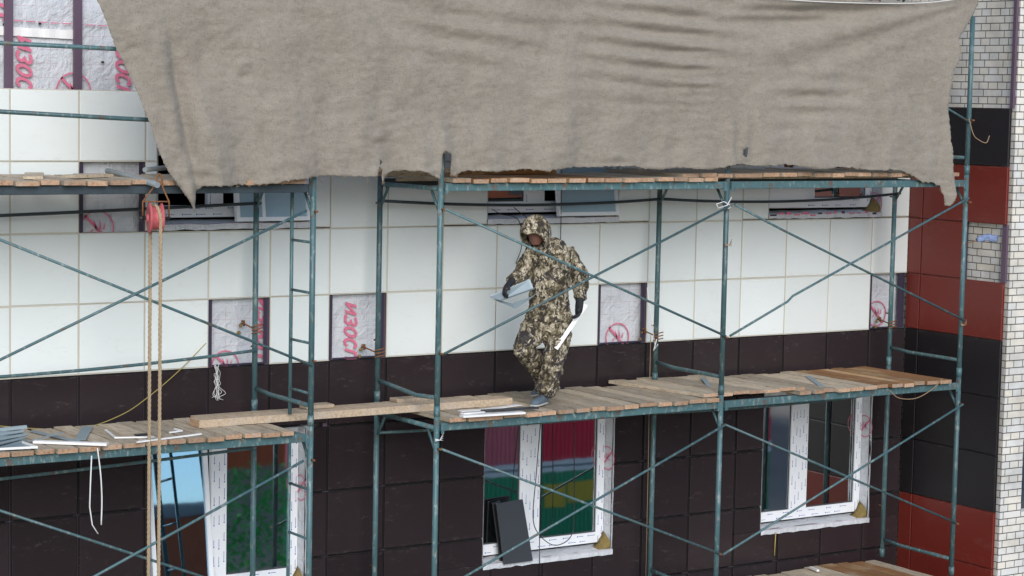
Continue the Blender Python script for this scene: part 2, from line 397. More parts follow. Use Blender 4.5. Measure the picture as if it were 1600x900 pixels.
# panels on the return wall: narrow column and two full ones
cols = [(-.203, -.004), (-.808, -.203), (-1.413, -.808)]
for j in range(0, 10):
    for c, (y0, y1) in enumerate(cols):
        if j == 2 and c == 2: continue
        mt = 'black' if j in (0, 4, 5, 6) else 'red'
        if j == 0 and c == 0: mt = 'black'
        panel('black_panel' if mt == 'black' else 'red_panel', mt, y0+G*.8, y1-G*.8 if c else y1, -(j+1)*.6+G*.8, -j*.6-G*.8, True)
# vertical carrier profiles behind the joints
for i in range(-1, 17):
    x = i*.6
    bm = B()
    rr = [(x-.035, x+.035, -6, 1.5)]
    for h in WIN: rr = rsub(rr, (h[0]-.01, h[1]+.01, h[2]-.01, h[3]+.01))
    for r_ in rr:
        if r_[1]-r_[0] > .02: box(bm, (r_[0], .030, r_[2]), (r_[1], .060, r_[3]))
    obj('carrier_profile', bm, 'profile', bld)
for y in (-.203, -.808): bm = B(); box(bm, (XR+.030, y-.03, -6), (XR+.055, y+.03, -.02)); obj('carrier_profile', bm, 'profile_dark', bld)
bm = B(); box(bm, (XR+.028, -1.415, -.0), (XR+.06, -1.375, 1.6)); obj('carrier_profile', bm, 'profile', bld); bm = B(); box(bm, (XR+.030, -1.40, -1.8), (XR+.06, -1.34, -1.2))
obj('carrier_profile', bm, 'profile', bld)
# extra dark jamb profiles in the uncovered cells (right side wide strip as in the photo)
bm = B()
for (i, j) in MISS:
    x0, z1 = i*.6, -j*.6
    bm = B(); box(bm, (x0+.012, .026, z1-.6+.006), (x0+.045, .029, z1-.006)); obj('jamb_profile', bm, 'profile_dark', bld); bm = B()
    if i != 16: box(bm, (x0+.6-.05, .026, z1-.6+.006), (x0+.6-.014, .029, z1-.006))
    else: box(bm, (XR-.10, .026, z1-.6), (XR-.004, .029, z1))
    obj('jamb_profile', bm, 'profile_dark', bld); bm = B()
    if j == 3:
        box(bm, (x0+.05, .026, z1-.6+.004), (x0+.55 if i != 16 else XR-.1, .0285, z1-.6+.02)); obj('base_profile', bm, 'profile_dark', bld)
# membrane sheets, crinkled
def sheet(x0, x1, z0, z1, Y=.09, amp=.012, seed=0):
    bm = B(); nx, nz = max(4, int((x1-x0)/.03)), max(4, int((z1-z0)/.03)); g = []
    for a in range(nx+1):
        col = []
        for b in range(nz+1):
            x, z = x0+(x1-x0)*a/nx, z0+(z1-z0)*b/nz
            d = noise.noise(Vector((x*4+seed, z*5, 1)))*amp+abs(noise.noise(Vector((x*9+z*6, z*3, seed+4))))*amp
            col.append(bm.verts.new((x, Y-d, z)))
        g.append(col)
    for a in range(nx):
        for b in range(nz): bm.faces.new((g[a][b], g[a+1][b], g[a+1][b+1], g[a][b+1]))
    return obj('membrane', bm, 'film', bld, smooth=True)
mem0 = sheet(-1.2, 4.5, -.55, 1.4, .1, .013)
mem = {}
for n_, (i, j) in enumerate(sorted(MISS)):
    x0 = i*.6; x1 = min(x0+.6, XR); mem[(i, j)] = sheet(x0, x1, -(j+1)*.6, -j*.6, .085, .0105, n_+3)
# overlap strip of fresh film and dashed line at the upper left
bm = B()
for k_ in range(60):
    a = -1.2+k_*.03
    if a > 1: break
    p = Q(0, 40, .07); q = Q(0, 54, .07)
    v = [bm.verts.new((x, .072-.004*math.sin(x*40), z-.02*(x+.3))) for x in (a, a+.03) for z in (p.z, q.z)]
    bm.faces.new((v[0], v[2], v[3], v[1]))
obj('overlap_tape', bm, 'whitestrip', mem0)
bm = B(); p = Q(0, 30, .07)
for k_ in range(24):
    a = -1.1+k_*.105; z = p.z-.02*(a+.3); box(bm, (a, .068, z-.004), (a+.08, .071, z+.004))
for (x, y) in ((6, 38), (62, 37), (160, 97), (115, 78), (116, 84), (117, 90)):
    q = Q(x, y, .07); box(bm, (q.x-.01, .062, q.z-.008), (q.x+.012, .071, q.z+.008), 1)
obj('printed_line', bm, ['pink', 'cable'], mem0)
# printed letters and no-flame rings
dg = None
def letters(chars, x, z, h, wd, par, Y=.066, step=None, name='printed_lettering'):
    bm = B(); t0 = 0; arcp = lambda a0, a1: [(.5+.5*math.cos(R(a0+(a1-a0)*q/18)), .5+.5*math.sin(R(a0+(a1-a0)*q/18))) for q in range(19)]
    GL = {'И': [[(0, 1), (0, 0)], [(.04, .1), (.96, .9)], [(1, 1), (1, 0)]], 'З': [[(0, .86), (.2, .97), (.55, 1), (.88, .93), (1, .78), (.9, .62), (.45, .52), (.9, .44), (1, .24), (.86, .07), (.5, 0), (.18, .03), (-.02, .16)]],
          'О': [arcp(90, 450)], 'С': [arcp(38, 325)], 'П': [[(0, 0), (0, .9)], [(-.12, .98), (1.12, .98)], [(1, .9), (1, 0)]], 'Т': [[(0, 1), (1, 1)], [(.5, .9), (.5, 0)]]}
    for ch in chars:
        hh, sw = h*.70, h*.125
        for si, pl in enumerate(GL[ch]):
            P_ = [Vector(((v-.5)*wd*.80, 0, -u*hh)) for u, v in pl]; L_ = []; yy = Y-.0004*si
            for i, p in enumerate(P_):
                t = (P_[min(i+1, len(P_)-1)]-P_[max(i-1, 0)]).normalized(); nn = Vector((-t.z, 0, t.x))*sw
                for o_ in (p-nn, p+nn):
                    L_.append(Vector((x+o_.x, yy, z-t0-h*.08+o_.z-(o_.x+wd*.4)*.30)))
            f_ = [bm.verts.new(q) for q in L_]; k_ = [bm.verts.new(q+Vector((0, .003, 0))) for q in L_]
            for i in range(len(P_)-1):
                bm.faces.new((f_[2*i], f_[2*i+1], f_[2*i+3], f_[2*i+2])); bm.faces.new((k_[2*i], k_[2*i+2], f_[2*i+2], f_[2*i])); bm.faces.new((k_[2*i+1], f_[2*i+1], f_[2*i+3], k_[2*i+3]))
        t0 += h
    return obj(name, bm, 'pink', par)
ISO = 'ИЗОСП'
def ring(c, ux, uz, r, par, nrm=Vector((0, -1, 0)), arcs=(0, 360)):
    """no-open-flame mark: ring, slash and flame tongues, a printed sheet 1.5 mm thick"""
    bm = B(); c, ux, uz = Vector(c), Vector(ux), Vector(uz); n = 40; wd = .085*r
    def quad(ps):
        a = [bm.verts.new(c+ux*p[0]+uz*p[1]) for p in ps]; b = [bm.verts.new(c+ux*p[0]+uz*p[1]+nrm*.0015) for p in ps]
        k = len(ps); bm.faces.new(b); bm.faces.new(a[::-1])
        for i in range(k): bm.faces.new((a[i], a[(i+1) % k], b[(i+1) % k], b[i]))
    for k in range(n):
        a0, a1 = [R(arcs[0]+(arcs[1]-arcs[0])*q/n) for q in (k, k+1)]
        quad([((r-wd)*math.cos(a0), (r-wd)*math.sin(a0)), (r*math.cos(a0), r*math.sin(a0)), (r*math.cos(a1), r*math.sin(a1)), ((r-wd)*math.cos(a1), (r-wd)*math.sin(a1))])
    s = .70*r; w_ = .055*r
    quad([(-s-w_, s-w_), (-s+w_, s+w_), (s+w_, -s+w_), (s-w_, -s-w_)])
    for (x, l, a) in ((-.05, .55, 20), (.18, .5, 5), (.38, .36, -15), (.1, -.35, 60), (-.25, -.4, 35)):
        dx, dz = math.sin(R(a))*abs(l)*r, math.cos(R(a))*l*r; px = x*r
        quad([(px-.05*r, -.05*r), (px+.05*r, -.05*r), (px+.06*r-dx*.4, dz*.5), (px-dx, dz)])
    return obj('printed_mark', bm, 'pink', par)
p = Q(38, 56, .066); letters(ISO, p.x, p.z, .109, .152, mem0)
p = Q(193, 52, .066); letters(ISO, p.x, p.z, .109, .152, mem0)
p = Q(4, -12, .066); letters('ОТ', p.x, p.z, .12, .12, mem0)
p = Q(115, 142, .066); ring((p.x, .066, p.z), (1, 0, 0), (0, 0, 1), .155, mem0)
p = Q(152, 357, .06); ring((p.x, .064, p.z), (1, 0, 0), (0, 0, 1), .155, mem[(1, 1)])
p = Q(412, 466, .06); letters(ISO, p.x, p.z, .106, .135, mem[(3, 3)], .064)
p = Q(352, 571, .06); ring((p.x, .064, p.z), (1, 0, 0), (0, 0, 1), .135, mem[(3, 3)])
p = Q(549, 472, .06); letters(ISO, p.x, p.z, .106, .145, mem[(5, 3)], .064)
p = Q(965, 527, .06); ring((p.x, .064, p.z), (1, 0, 0), (0, 0, 1), .145, mem[(10, 3)])
p = Q(1370, 490, .06); ring((p.x, .064, p.z), (1, 0, 0), (0, 0, 1), .14, mem[(16, 3)])
# ------------------------------------------------------------------ windows
def sash_tilted(par, x0, x1, z0, z1, y0, deg, fr=.05, midbar=False, glassmat='glass2'):
    s, c = math.sin(R(deg)), math.cos(R(deg)); O = Vector((x0, y0, z0)); U = Vector((1, 0, 0)); V = Vector((0, s, c)); NN = Vector((0, -c, s)); W_, H = x1-x0, (z1-z0)
    bm = B()
    for a, b, cc, d in ((0, fr, 0, H), (W_-fr, W_, 0, H), (fr, W_-fr, 0, fr), (fr, W_-fr, H-fr, H)): obox(bm, O+U*a+V*cc, U*(b-a), V*(d-cc), NN*.045)
    if midbar: obox(bm, O+U*(W_*.35)+V*fr, U*.03, V*(H-2*fr), NN*.04)
    f = obj('sash', bm, 'pvc', par)
    bm = B(); obox(bm, O+U*fr*.9+V*fr*.9+NN*.018, U*(W_-fr*1.8), V*(H-fr*1.8), NN*.006); obj('pane', bm, glassmat, f)
def marks(par, bars, Y):
    bm = B()
    for (x0, x1, z0, z1) in bars:
        vert = (z1-z0) > (x1-x0); L = (z1-z0) if vert else (x1-x0); Wd = (x1-x0) if vert else (z1-z0)
        lanes = max(2, int(Wd/.042))
        for ln in range(lanes):
            t = random.uniform(0, .1)
            t += .05*ln
            while t < L-.09:
                o_ = (ln+.5)/lanes*Wd; r = .0065
                cx, cz = (x0+o_, z0+t) if vert else (x0+t, z0+o_)
                v = [bm.verts.new((cx+r*math.cos(q*math.pi/3), Y, cz+r*1.3*math.sin(q*math.pi/3))) for q in range(6)]; bm.faces.new(v)
                l = random.uniform(.05, .08); w_ = .0022
                if vert: box(bm, (cx-w_, Y, cz+.012), (cx+w_, Y-.0006, cz+.012+l))
                else: box(bm, (cx+.012, Y, cz-w_), (cx+.012+l, Y-.0006, cz+w_))
                t += random.uniform(.13, .26)
    obj('printed_marks', bm, 'blueprint', par)
def reveal(par, x0, x1, z0, z1, yb=.20):
    bm = B()
    # thin membrane-wrapped lining on the four sides of the opening
    n = 24
    def strip(f):
        prev = None
        for k in range(n+1):
            t = k/n; a, b = f(t); va, vb = bm.verts.new(a), bm.verts.new(b)
            if prev: bm.faces.new((prev[0], va, vb, prev[1]))
            prev = (va, vb)
    wv = lambda t, s: .008*noise.noise(Vector((t*9, s, par.location.x)))
    strip(lambda t: ((x1-.004+wv(t, 1), -.004, z0+(z1-z0)*t), (x1-.016+wv(t, 2), yb, z0+(z1-z0)*t)))
    strip(lambda t: ((x0+.004, -.002, z0+(z1-z0)*t), (x0+.016, yb, z0+(z1-z0)*t)))
    strip(lambda t: ((x0+(x1-x0)*t, -.012, z0+.006+wv(t, 3)), (x0+(x1-x0)*t, yb, z0+.03+wv(t, 4))))
    strip(lambda t: ((x0+(x1-x0)*t, 0, z1-.006), (x0+(x1-x0)*t, yb, z1-.02)))
    # film turned down over the panel edge
    strip(lambda t: ((x0+(x1-x0)*t, -.012, z0+.006+wv(t, 3)), (x0+(x1-x0)*t, -.014, z0-.045+wv(t*2, 5)*1.5)))
    return obj('reveal', bm, 'film', par, smooth=True)
def lump(name, ps, rs, par, mat='foam', seed=0):
    bm = B()
    for p, r in zip(ps, rs):
        bmesh.ops.create_icosphere(bm, subdivisions=3, radius=r, matrix=Matrix.Translation(p))
    for v in bm.verts: v.co += Vector((1, 1, 1))*noise.noise(v.co*22+Vector((seed, 0, 0)))*.012
    return obj(name, bm, mat, par, smooth=True)
def window(k, left, right, label):
    x0, x1, z0, z1 = WIN[k]; yf, yb = .14, .20; W_ = x1-x0
    a0, a1 = x0+.015, x1-.015; b0, b1 = z0+.055, z1-.02; fw = .065
    mull = (x0+.515, x0+.75)                 # fixed post and the sash edge beside it
    bars = [(a0, a0+fw, b0, b1), (a1-fw-.02, a1, b0, b1), (a0+fw, a1-fw-.02, b0, b0+fw+.04), (a0+fw, a1-fw-.02, b1-fw, b1), (mull[0], mull[1], b0+fw+.04, b1-fw)]
    if left == 'tilt': mull = (x0+.65, x0+.80); bars[4] = (mull[0], mull[1], b0+fw+.04, b1-fw)
    if left == 'gone': mull = (x0+.55, x0+.70); bars[4] = (mull[0], mull[1], b0+fw+.04, b1-fw)
    bm = B()
    for q in bars: box(bm, (q[0], yf, q[2]), (q[1], yb, q[3]), bev=.003)
    fr = obj('window', bm, 'pvc', bld); fr['label'] = label
    gl, gr = a0+fw, mull[0]; hl, hr = mull[1], a1-fw-.02; zb, zt = b0+fw+.04, b1-fw
    marks(fr, [bars[1], bars[2], bars[4]]+([bars[0]] if left == 'glass' else []), yf-.001)
    # sash rim: gasket line and pane
    def pane(u0, u1):
        bm = B(); g = .012
        for q in ((u0, u0+g, zb, zt), (u1-g, u1, zb, zt), (u0+g, u1-g, zb, zb+g), (u0+g, u1-g, zt-g, zt)): box(bm, (q[0], yf+.02, q[2]), (q[1], yf+.03, q[3]))
        obj('gasket', bm, 'pvcgrey', fr)
        bm = B(); box(bm, (u0+g, yf+.024, zb+g), (u1-g, yf+.030, zt-g)); obj('pane', bm, 'glass', fr)
    if left == 'glass': pane(gl, gr)
    if left == 'tilt': sash_tilted(fr, gl-.02, gr-.01, zb-.04, zt, yf-.045, 8., .04)
    if right == 'glass': pane(hl, hr)
    if right == 'tilt': sash_tilted(fr, mull[1]+.04, x1-.03, z0+.02, zt, -.01, 8., .035, k == 3, 'bluefilm')
    if left == 'sheet':
        bm = B(); box(bm, (x0+.03, .04, z0+.07), (mull[0]+.06, .055, z1-.1)); obj('cover_sheet', bm, 'pvc', fr)
    rv = reveal(fr, x0, x1, z0, z1)
    bm = B(); n = 14; rows = []
    for q in range(n+1):
        t = q/n; dx = .14*t; h = .15*(1-t)**2.2+.012+.010*noise.noise(Vector((q*.9, k*3., 0)))
        row = []
        for y in (.015, .05, .09, .145): row.append(bm.verts.new((x1-.016-dx+.006*noise.noise(Vector((q*.7, y*40, k))), y+.01*noise.noise(Vector((q*.8, y*30, k+5))), z0+.012+h*(1-.25*(y < .03))*(.4+.6*(y/.145)))))
        rows.append(row+[bm.verts.new((x1-.016-dx, .145, z0+.008)), bm.verts.new((x1-.016-dx, .015, z0+.008))])
    for A_, B_ in zip(rows, rows[1:]):
        for e in range(6): bm.faces.new((A_[e], A_[(e+1) % 6], B_[(e+1) % 6], B_[e]))
    bm.faces.new(rows[0][::-1]); bm.faces.new(rows[-1]); obj('sealing_foam', bm, 'foam', fr, smooth=True)
    return fr, rv
fl, rvl = window(0, 'tilt', 'glass', 'window with its left sash tilted in and a green reflection in the right pane')
fm, rvm = window(1, 'glass', 'glass', 'window with red, yellow and green reflections under the middle deck')
fr3, rvr = window(2, 'glass', 'glass', 'dark window beside the inner corner under the right deck')
window(3, 'gone', 'tilt', 'upper window with an empty black left half'); window(4, 'glass', 'tilt', 'upper window behind the hooded worker'); window(5, 'sheet', 'glass', 'upper window half closed by a white sheet')
for rv, X, (px, py) in ((rvl, 2.775, (470, 762)), (rvm, 6.225, (951, 716)), (rvr, 9.675, (1357, 667)), (None, 9.70, (1368, 318))):
    c = QX(px, py, X); r_ = .12
    ring((X-.004, .09, c.z), (0, 1.0, 0), (0, 0, 1), r_, rv or fr3, Vector((-1, 0, 0)))
# junk film strip under the right upper window
bm = B(); 
for k_ in range(14):
    a = 8.15+k_*.11; z = -1.155+random.uniform(-.01, .015); box(bm, (a, -.016, z), (a+random.uniform(.03, .09), -.010, z+random.uniform(.01, .03)), random.choice((0, 0, 1)))
obj('torn_film_print', bm, ['pink', 'profile_dark'], fr3)
# ------------------------------------------------------------------ scaffold
XF = [2.10, 3.335, 6.49, 9.62]; YR, YF = -.30, -1.33; H = 2.07; PR = .025
where = ['with ladder rungs', 'right of the gap', 'between the middle and right bays', 'before the red return wall']
def frame(k, zt, level, ladder=False, rungs=2, ztopf=None, ztopr=None, zbot=None):
    x = XF[k]; zb = zt-H
    t = thing('scaffold_frame', (x, YF, zb), 'teal scaffold frame %s, %s' % (where[k], level), 'scaffold frame', 'scaffold frames in front of the facade')
    lean = .0
    for y, top in ((YF, ztopf or zt+.1), (YR, ztopr or zt+.1)):
        bm = B(); z0 = zbot if zbot else zb+.101
        loft(bm, [(x, y, z0), (x+lean, y, top)], PR, 14)
        loft(bm, [(x, y, z0+.0), (x, y, z0+.09)], PR+.0035, 14)     # socket collar at the joint
        obj('post', bm, 'metal', t)
    bm = B(); loft(bm, [(x, YF+PR, zt-.005), (x, YR-PR, zt-.005)], .021, 10); obj('crossbar', bm, 'metal', t)
    z = zt-1.80; sag = .03 if k == 1 else 0
    bm = B(); loft(bm, [(x, YF+PR, z-sag*.3), (x, YF+.35, z-sag), (x, -.6, z), (x, YR-PR, z+.02)], .019, 10); obj('crossbar', bm, 'metal', t)
    for y, s in ((YF, 1), (YR, -1)):
        bm = B(); loft(bm, [(x, y+s*.02, zt-.20), (x, y+s*.15, zt-.02)], .013, 8); obj('gusset', bm, 'metal', t)
    if ladder:
        bm = B(); loft(bm, [(x, -.96, zt-1.92 if level[0] == 'b' and level[1:3] == 'et' else zb), (x, -.96, zt-.02)], .016, 10); obj('ladder_post', bm, 'metal', t)
        for i in range(4):
            zz = zt-.44-i*.42
            bm = B(); loft(bm, [(x, -.96, zz), (x, YF+PR, zz-.0)], .012, 8); obj('rung', bm, 'metal', t)
    # brace pins and wing clamps
    for zz in (zt-.18, zt-1.42):
        bm = B(); loft(bm, [(x, YF-.02, zz), (x, YF-.075, zz)], .009, 8); obj('pin', bm, 'rust', t)
        bm = B(); loft(bm, [(x, YR+.02, zz), (x, YR+.07, zz)], .008, 8); obj('pin', bm, 'rust', t)
    return t
ZT = -.78
frame(0, ZT, 'between the two decks', True); frame(1, ZT, 'between the two decks', ztopf=-.46, ztopr=-.60); frame(2, ZT, 'between the two decks', ztopf=-.52, ztopr=-.62); frame(3, ZT, 'between the two decks')
for k in range(4): frame(k, ZT-H, 'below the lower deck', k == 0)
fA = frame(3, ZT+H, 'topmost frame beside the burlap edge', ztopf=.92, ztopr=.92)
fA['label'] = 'topmost teal scaffold frame standing beside the right edge of the burlap'
XL = -1.05
bays = [(XL, XF[0], 'left bay'), (XF[1], XF[2], 'middle bay'), (XF[2], XF[3], 'right bay')]
# deck beams (rectangular tube) front and rear
for zt, lev in ((-.77, 'upper'), (-2.845, 'lower')):
    for x0, x1, nm in bays:
        for y, s in ((YF, 'front'), (YR-.02, 'rear')):
            bm = B(); box(bm, (x0+.032, y-.022, zt-.034), (x1-.032, y+.018, zt+.034), bev=.004)
            # hooked ends
            for xx in (x0+.03, x1-.06): box(bm, (xx, y-.03, zt-.055), (xx+.03, y-.023, zt+.03))
            tag(obj('deck_beam', bm, 'metal_shaded' if (lev == 'upper' and nm == 'left bay') or s == 'rear' else 'metal'), '%s steel beam carrying the %s deck of the %s' % (s, lev, nm), 'beam', 'steel beams under the decks')
zb_ = -4.915
x0, x1 = XF[2], XF[3]
bm = B(); box(bm, (x0+.03, YF-.022, zb_-.034), (x1-.03, YF+.018, zb_+.034)); tag(obj('deck_beam', bm, 'metal'), 'teal beam under the lowest deck at the bottom right', 'beam', 'steel beams under the decks')
# ledgers: thin sagging rails on the rear posts
def ledger(x0, z0, x1, z1, sag, label, y=YR, r=.014, mid=None):
    pts = [(x0+(x1-x0)*t, y-.03, z0+(z1-z0)*t-sag*4*t*(1-t)) for t in np.linspace(0, 1, 13)]
    tube('ledger', pts, r, 'metal_shaded' if z0 > -2 else 'metal', label, 'rail', 'thin horizontal rails of the scaffold')
ledger(XL, -1.045, XF[0]+.03, -.945, .004, 'dark rail under the upper left deck behind the pulley')
ledger(XF[1]-.03, -.935, XF[2], -.95, .05, 'dark sagging rail behind the hood of the worker')
ledger(XF[2], -.95, XF[3]+.05, -.92, .055, 'dark sagging rail across the right upper window')
ledger(XL, -2.33, XF[0], -2.225, .035, 'rail at the foot of the white panels in the left bay')
ledger(XL, -3.19, XF[0], -3.08, .01, 'rail just under the lower left deck')
ledger(XF[1], -3.035, XF[2], -3.05, .02, 'rail just under the lower middle deck')
ledger(XF[2], -3.06, XF[3], -3.04, .03, 'rail just under the lower right deck')
for z0, z1, nm in ((.338, .30, 'higher'), (-.165, -.27, 'lower')):
    tube('guard_rail', [(XL, YF-.0, z0+.01), (0.4, YF, (z0+z1)/2+.002), (XF[0], YF, z1)], .0175, 'metal', '%s guard rail running behind the left edge of the burlap' % nm, 'rail', 'guard rails of the upper deck')
# cross braces on the front face
def brace(pts, label, r=.0115, dy=0):
    tube('cross_brace', [(x, YF-.045-dy, z) for x, z in pts], r, 'metal', label, 'brace', 'diagonal braces of the scaffold', n=10)
for z0, lev in ((-.955, 'between the decks'), (-3.03, 'below the lower deck')):
    for x0, x1, nm in bays:
        dz = 1.245
        if nm == 'left bay' : a0 = [(x0+.0, z0-.0), (x1-.02, z0-1.28)]; a1 = [(x0, z0-1.28), (x1-.1, z0+.005)]
        elif nm == 'right bay' and lev[0] == 'b' and z0 > -2: a0 = [(x0+.06, z0+.005), (7.15, z0-.245), (x1-.0, z0-1.21)]; a1 = [(x0+.03, z0-1.23), (7.22, z0-.93), (7.28, z0-.88), (x1-.03, z0+.04)]
        else: a0 = [(x0+.02, z0), (x1-.0, z0-1.235)]; a1 = [(x0+.02, z0-1.245), (x1, z0)]
        brace(a0, 'diagonal brace falling to the right in the %s %s' % (nm, lev)); brace(a1, 'diagonal brace rising to the right in the %s %s' % (nm, lev), dy=.026)
# brace stubs beside the burlap edge
p, q = QX(1485, 168, XF[3]), QX(1520, 192, XF[3])
tube('cross_brace', [(XF[3]-.9, YF-.03, p.z+.22), (XF[3], YF-.03, q.z)], .0125, 'metal', 'brace stub coming out from behind the right burlap edge', 'brace', 'diagonal braces of the scaffold')
# wall anchors
for n_, ((ax, ay), k, nm) in enumerate((((377, 505), 0, 'left bay, near the unclad cell with a ring mark'), ((565, 542), 1, 'beside the unclad cell with tall pink letters'), ((1003, 517), 2, 'right of the unclad cell behind the middle bay'), ((1370, 499), 3, 'near the inner corner'))):
    a = Q(ax, ay, .05); bm = B(); loft(bm, [(a.x, .05, a.z), (a.x, -.02, a.z), (XF[k]-.02, YR-.05, a.z-.015)], .007, 8)
    for d in (0, 1, 2): loft(bm, [(XF[k]-.05, YR-.03, a.z-.05+d*.03), (XF[k]+.05, YR-.05, a.z-.03+d*.03)], .006, 6)
    box(bm, (a.x-.008, -.01, a.z-.02), (a.x+.008, .01, a.z+.03))
    o = tag(obj('wall_anchor', bm, 'rust'), 'rusty wall tie rod %s' % nm, 'anchor', 'wall anchors')
    lump('foam_patch', [Vector((a.x-.02, .03, a.z-.02)), Vector((a.x-.03, .035, a.z-.08)), Vector((a.x+.0, .03, a.z+.02))], [.016, .018, .013], o, seed=n_)
# ------------------------------------------------------------------ decks of boards
def deck(label, x0, x1, ztop, y0=-1.40, y1=-.22, bw=.17, gap=.024, warm=(), skew=0., th=.036, tilt=0., seed=1, grp='wooden deck panels on the scaffold'):
    rnd = random.Random(seed); t = thing('deck_panel', ((x0+x1)/2, (y0+y1)/2, ztop-th), label, 'deck panel', grp)
    x = x0; k = 0; n_tot = (x1-x0)/bw
    while x < x1-.06:
        w_ = min(bw*rnd.uniform(.84, 1.1), x1-x)
        a, b = y0+rnd.uniform(-.022, .02), y1+rnd.uniform(-.05, .04); dz = rnd.uniform(-.005, .004)+tilt*(x-x0)
        bm = B(); sk = rnd.uniform(-.010, .010)+skew
        n = 8; L = []
        for q in range(n+1):
            y = a+(b-a)*q/n; wob = .003*math.sin(q*1.7+k)+rnd.uniform(-.0015, .0015); zz = ztop+dz+rnd.uniform(-.0012, .0012)
            L.append([bm.verts.new((x+(y-a)*sk+wob, y, zz-th)), bm.verts.new((x+w_-gap+(y-a)*sk+wob, y, zz-th)), bm.verts.new((x+w_-gap+(y-a)*sk+wob, y, zz)), bm.verts.new((x+(y-a)*sk+wob, y, zz))])
        for q in range(n):
            for e in range(4): bm.faces.new((L[q][e], L[q][(e+1) % 4], L[q+1][(e+1) % 4], L[q+1][e]))
        for f_, r_ in ((L[0], 1), (L[-1], -1)): bm.faces.new(f_[::r_]).material_index = 1
        bmesh.ops.bevel(bm, geom=[e for e in bm.edges if e.is_boundary or (len(e.link_faces) == 2 and e.calc_face_angle(0) > .8)], offset=.004, segments=1, affect='EDGES')
        frac = (x-x0)/(x1-x0)
        wm = any(lo <= frac <= hi for lo, hi in warm)
        obj('board', bm, ['woodwarm' if wm else 'wood', 'woodend'], t); x += w_; k += 1
    for y in (y0+.2, y1-.2):
        bm = B(); box(bm, (x0+.02, y-.03, ztop-th-.026), (x1-.04, y+.03, ztop-th-.002)); obj('batten', bm, 'wood', t)
    return t
UT, LT = -.695, -2.768
deck('deck panel of dusty boards on the upper left, behind the pulley', XL, 2.02, UT, bw=.2, seed=3)
deck('deck panel on the upper level above the worker', 3.42, 6.35, UT, bw=.205, warm=((.05, .55),), seed=5)
deck('raised deck panel on the upper level resting on its left neighbour', 5.95, 9.52, UT+.038, bw=.2, y0=-1.36, seed=6, skew=-.05)
deck('grey deck panel littered with metal and white strips at the lower left', XL, 1.93, LT, bw=.188, seed=8, y1=-.37)
deck('long grey deck panel the worker walks on', 3.42, 6.44, LT, bw=.196, seed=9)
deck('short raised deck panel overlapping the right end of the walked one', 6.28, 7.55, LT+.035, y0=-1.33, y1=-.16, bw=.2, seed=11, skew=-.19, th=.03)
deck('grey deck panel stained orange at its right end beside the return wall', 7.42, 9.50, LT+.005, bw=.172, warm=((.45, 1.1),), seed=12, y1=-.2, skew=-.03)
deck('lowest deck panel cut by the bottom edge of the photo', 7.3, 9.5, -4.835, bw=.19, y1=-.3, warm=((.6, .9),), seed=14)
# long bridging timbers
def timber(x0, x1, y0, y1, z, th, label, rise=0, rot=0):
    bm = B(); n = 16; L = []
    for q in range(n+1):
        t = q/n; x = x0+(x1-x0)*t; s = rise*t; dy = rot*(x-x0); wv = .004*math.sin(t*9)
        L.append([bm.verts.new((x, y+dy+wv, zz+s)) for y, zz in ((y0, z), (y1, z), (y1, z+th), (y0, z+th))])
    for q in range(n):
        for e in range(4): bm.faces.new((L[q][e], L[q][(e+1) % 4], L[q+1][(e+1) % 4], L[q+1][e]))
    bm.faces.new(L[0]).material_index = 1; bm.faces.new(L[-1][::-1]).material_index = 1
    bmesh.ops.bevel(bm, geom=[e for e in bm.edges if len(e.link_faces) == 2 and e.calc_face_angle(0) > .8], offset=.005, segments=2, affect='EDGES')
    return tag(obj('timber_plank', bm, ['timber', 'woodend']), label, 'plank', 'loose timber')
timber(1.27, 4.38, -.94, -.76, LT+.003, .062, 'long thick timber plank bridging the gap between the left and middle decks')
timber(1.36, 4.0, -.745, -.58, LT+.003, .05, 'rear plank lying against the long bridging timber')
bm = B(); box(bm, (2.35, -.80, LT+.068), (2.62, -.66, LT+.10), bev=.004); tag(obj('timber_offcut', bm, 'timber'), 'short offcut lying on the bridging timber behind the ladder post', 'plank')
bm = B(); box(bm, (3.30, -.72, LT+.056), (3.62, -.58, LT+.09), bev=.004); tag(obj('timber_offcut', bm, 'timber'), 'short offcut on the timber just behind the second front post', 'plank')
# loose pieces on the upper decks: orange board, dark bars, steel pipe with the pulley
a, b = QZ(780, 270, UT+.02), QZ(858, 276, UT+.02)
bm = B(); box(bm, (4.0, -.6, UT+.004), (5.05, -.45, UT+.065), bev=.004); tag(obj('timber_plank', bm, 'woodwarm'), 'orange-brown board lying on the upper deck above the worker', 'plank', 'loose timber')
bm = B(); box(bm, (2.9, -1.16, UT+.045), (3.6, -1.0, UT+.08), bev=.004); box(bm, (2.95, -.9, UT+.003), (3.5, -.8, UT+.04)); tag(obj('timber_plank', bm, 'wood'), 'grey plank poking out under the torn burlap left of the stub post', 'plank', 'loose timber')
tube('steel_pipe', [Q(168, 267, -.55), Q(207, 277, -1.05), Q(246, 289, -1.56)], .024, 'pipe', 'grey steel pipe on the upper left deck that carries the pulley', 'pipe', n=14)
bm = B(); obox(bm, (-.35, -1.2, UT+.004), (.16, 0, 0), (.30, .75, 0), (0, 0, .022)); tag(obj('loose_board', bm, 'wood'), 'loose thin board lying askew on the upper left deck, nearer the photo edge', 'board', 'loose boards on the upper left deck')
bm = B(); obox(bm, (.12, -1.1, UT+.004), (.42, .25, 0), (-.06, .14, 0), (0, 0, .024)); tag(obj('loose_board', bm, 'wood'), 'short loose board lying askew beside the grey steel pipe', 'board', 'loose boards on the upper left deck')
tube('steel_pipe', [(.70, -1.1, UT+.07), (1.25, -.6, UT+.08)], .02, 'pipe', 'dark pipe lying behind the pulley by the left burlap edge', 'pipe', n=12)
bm = B()
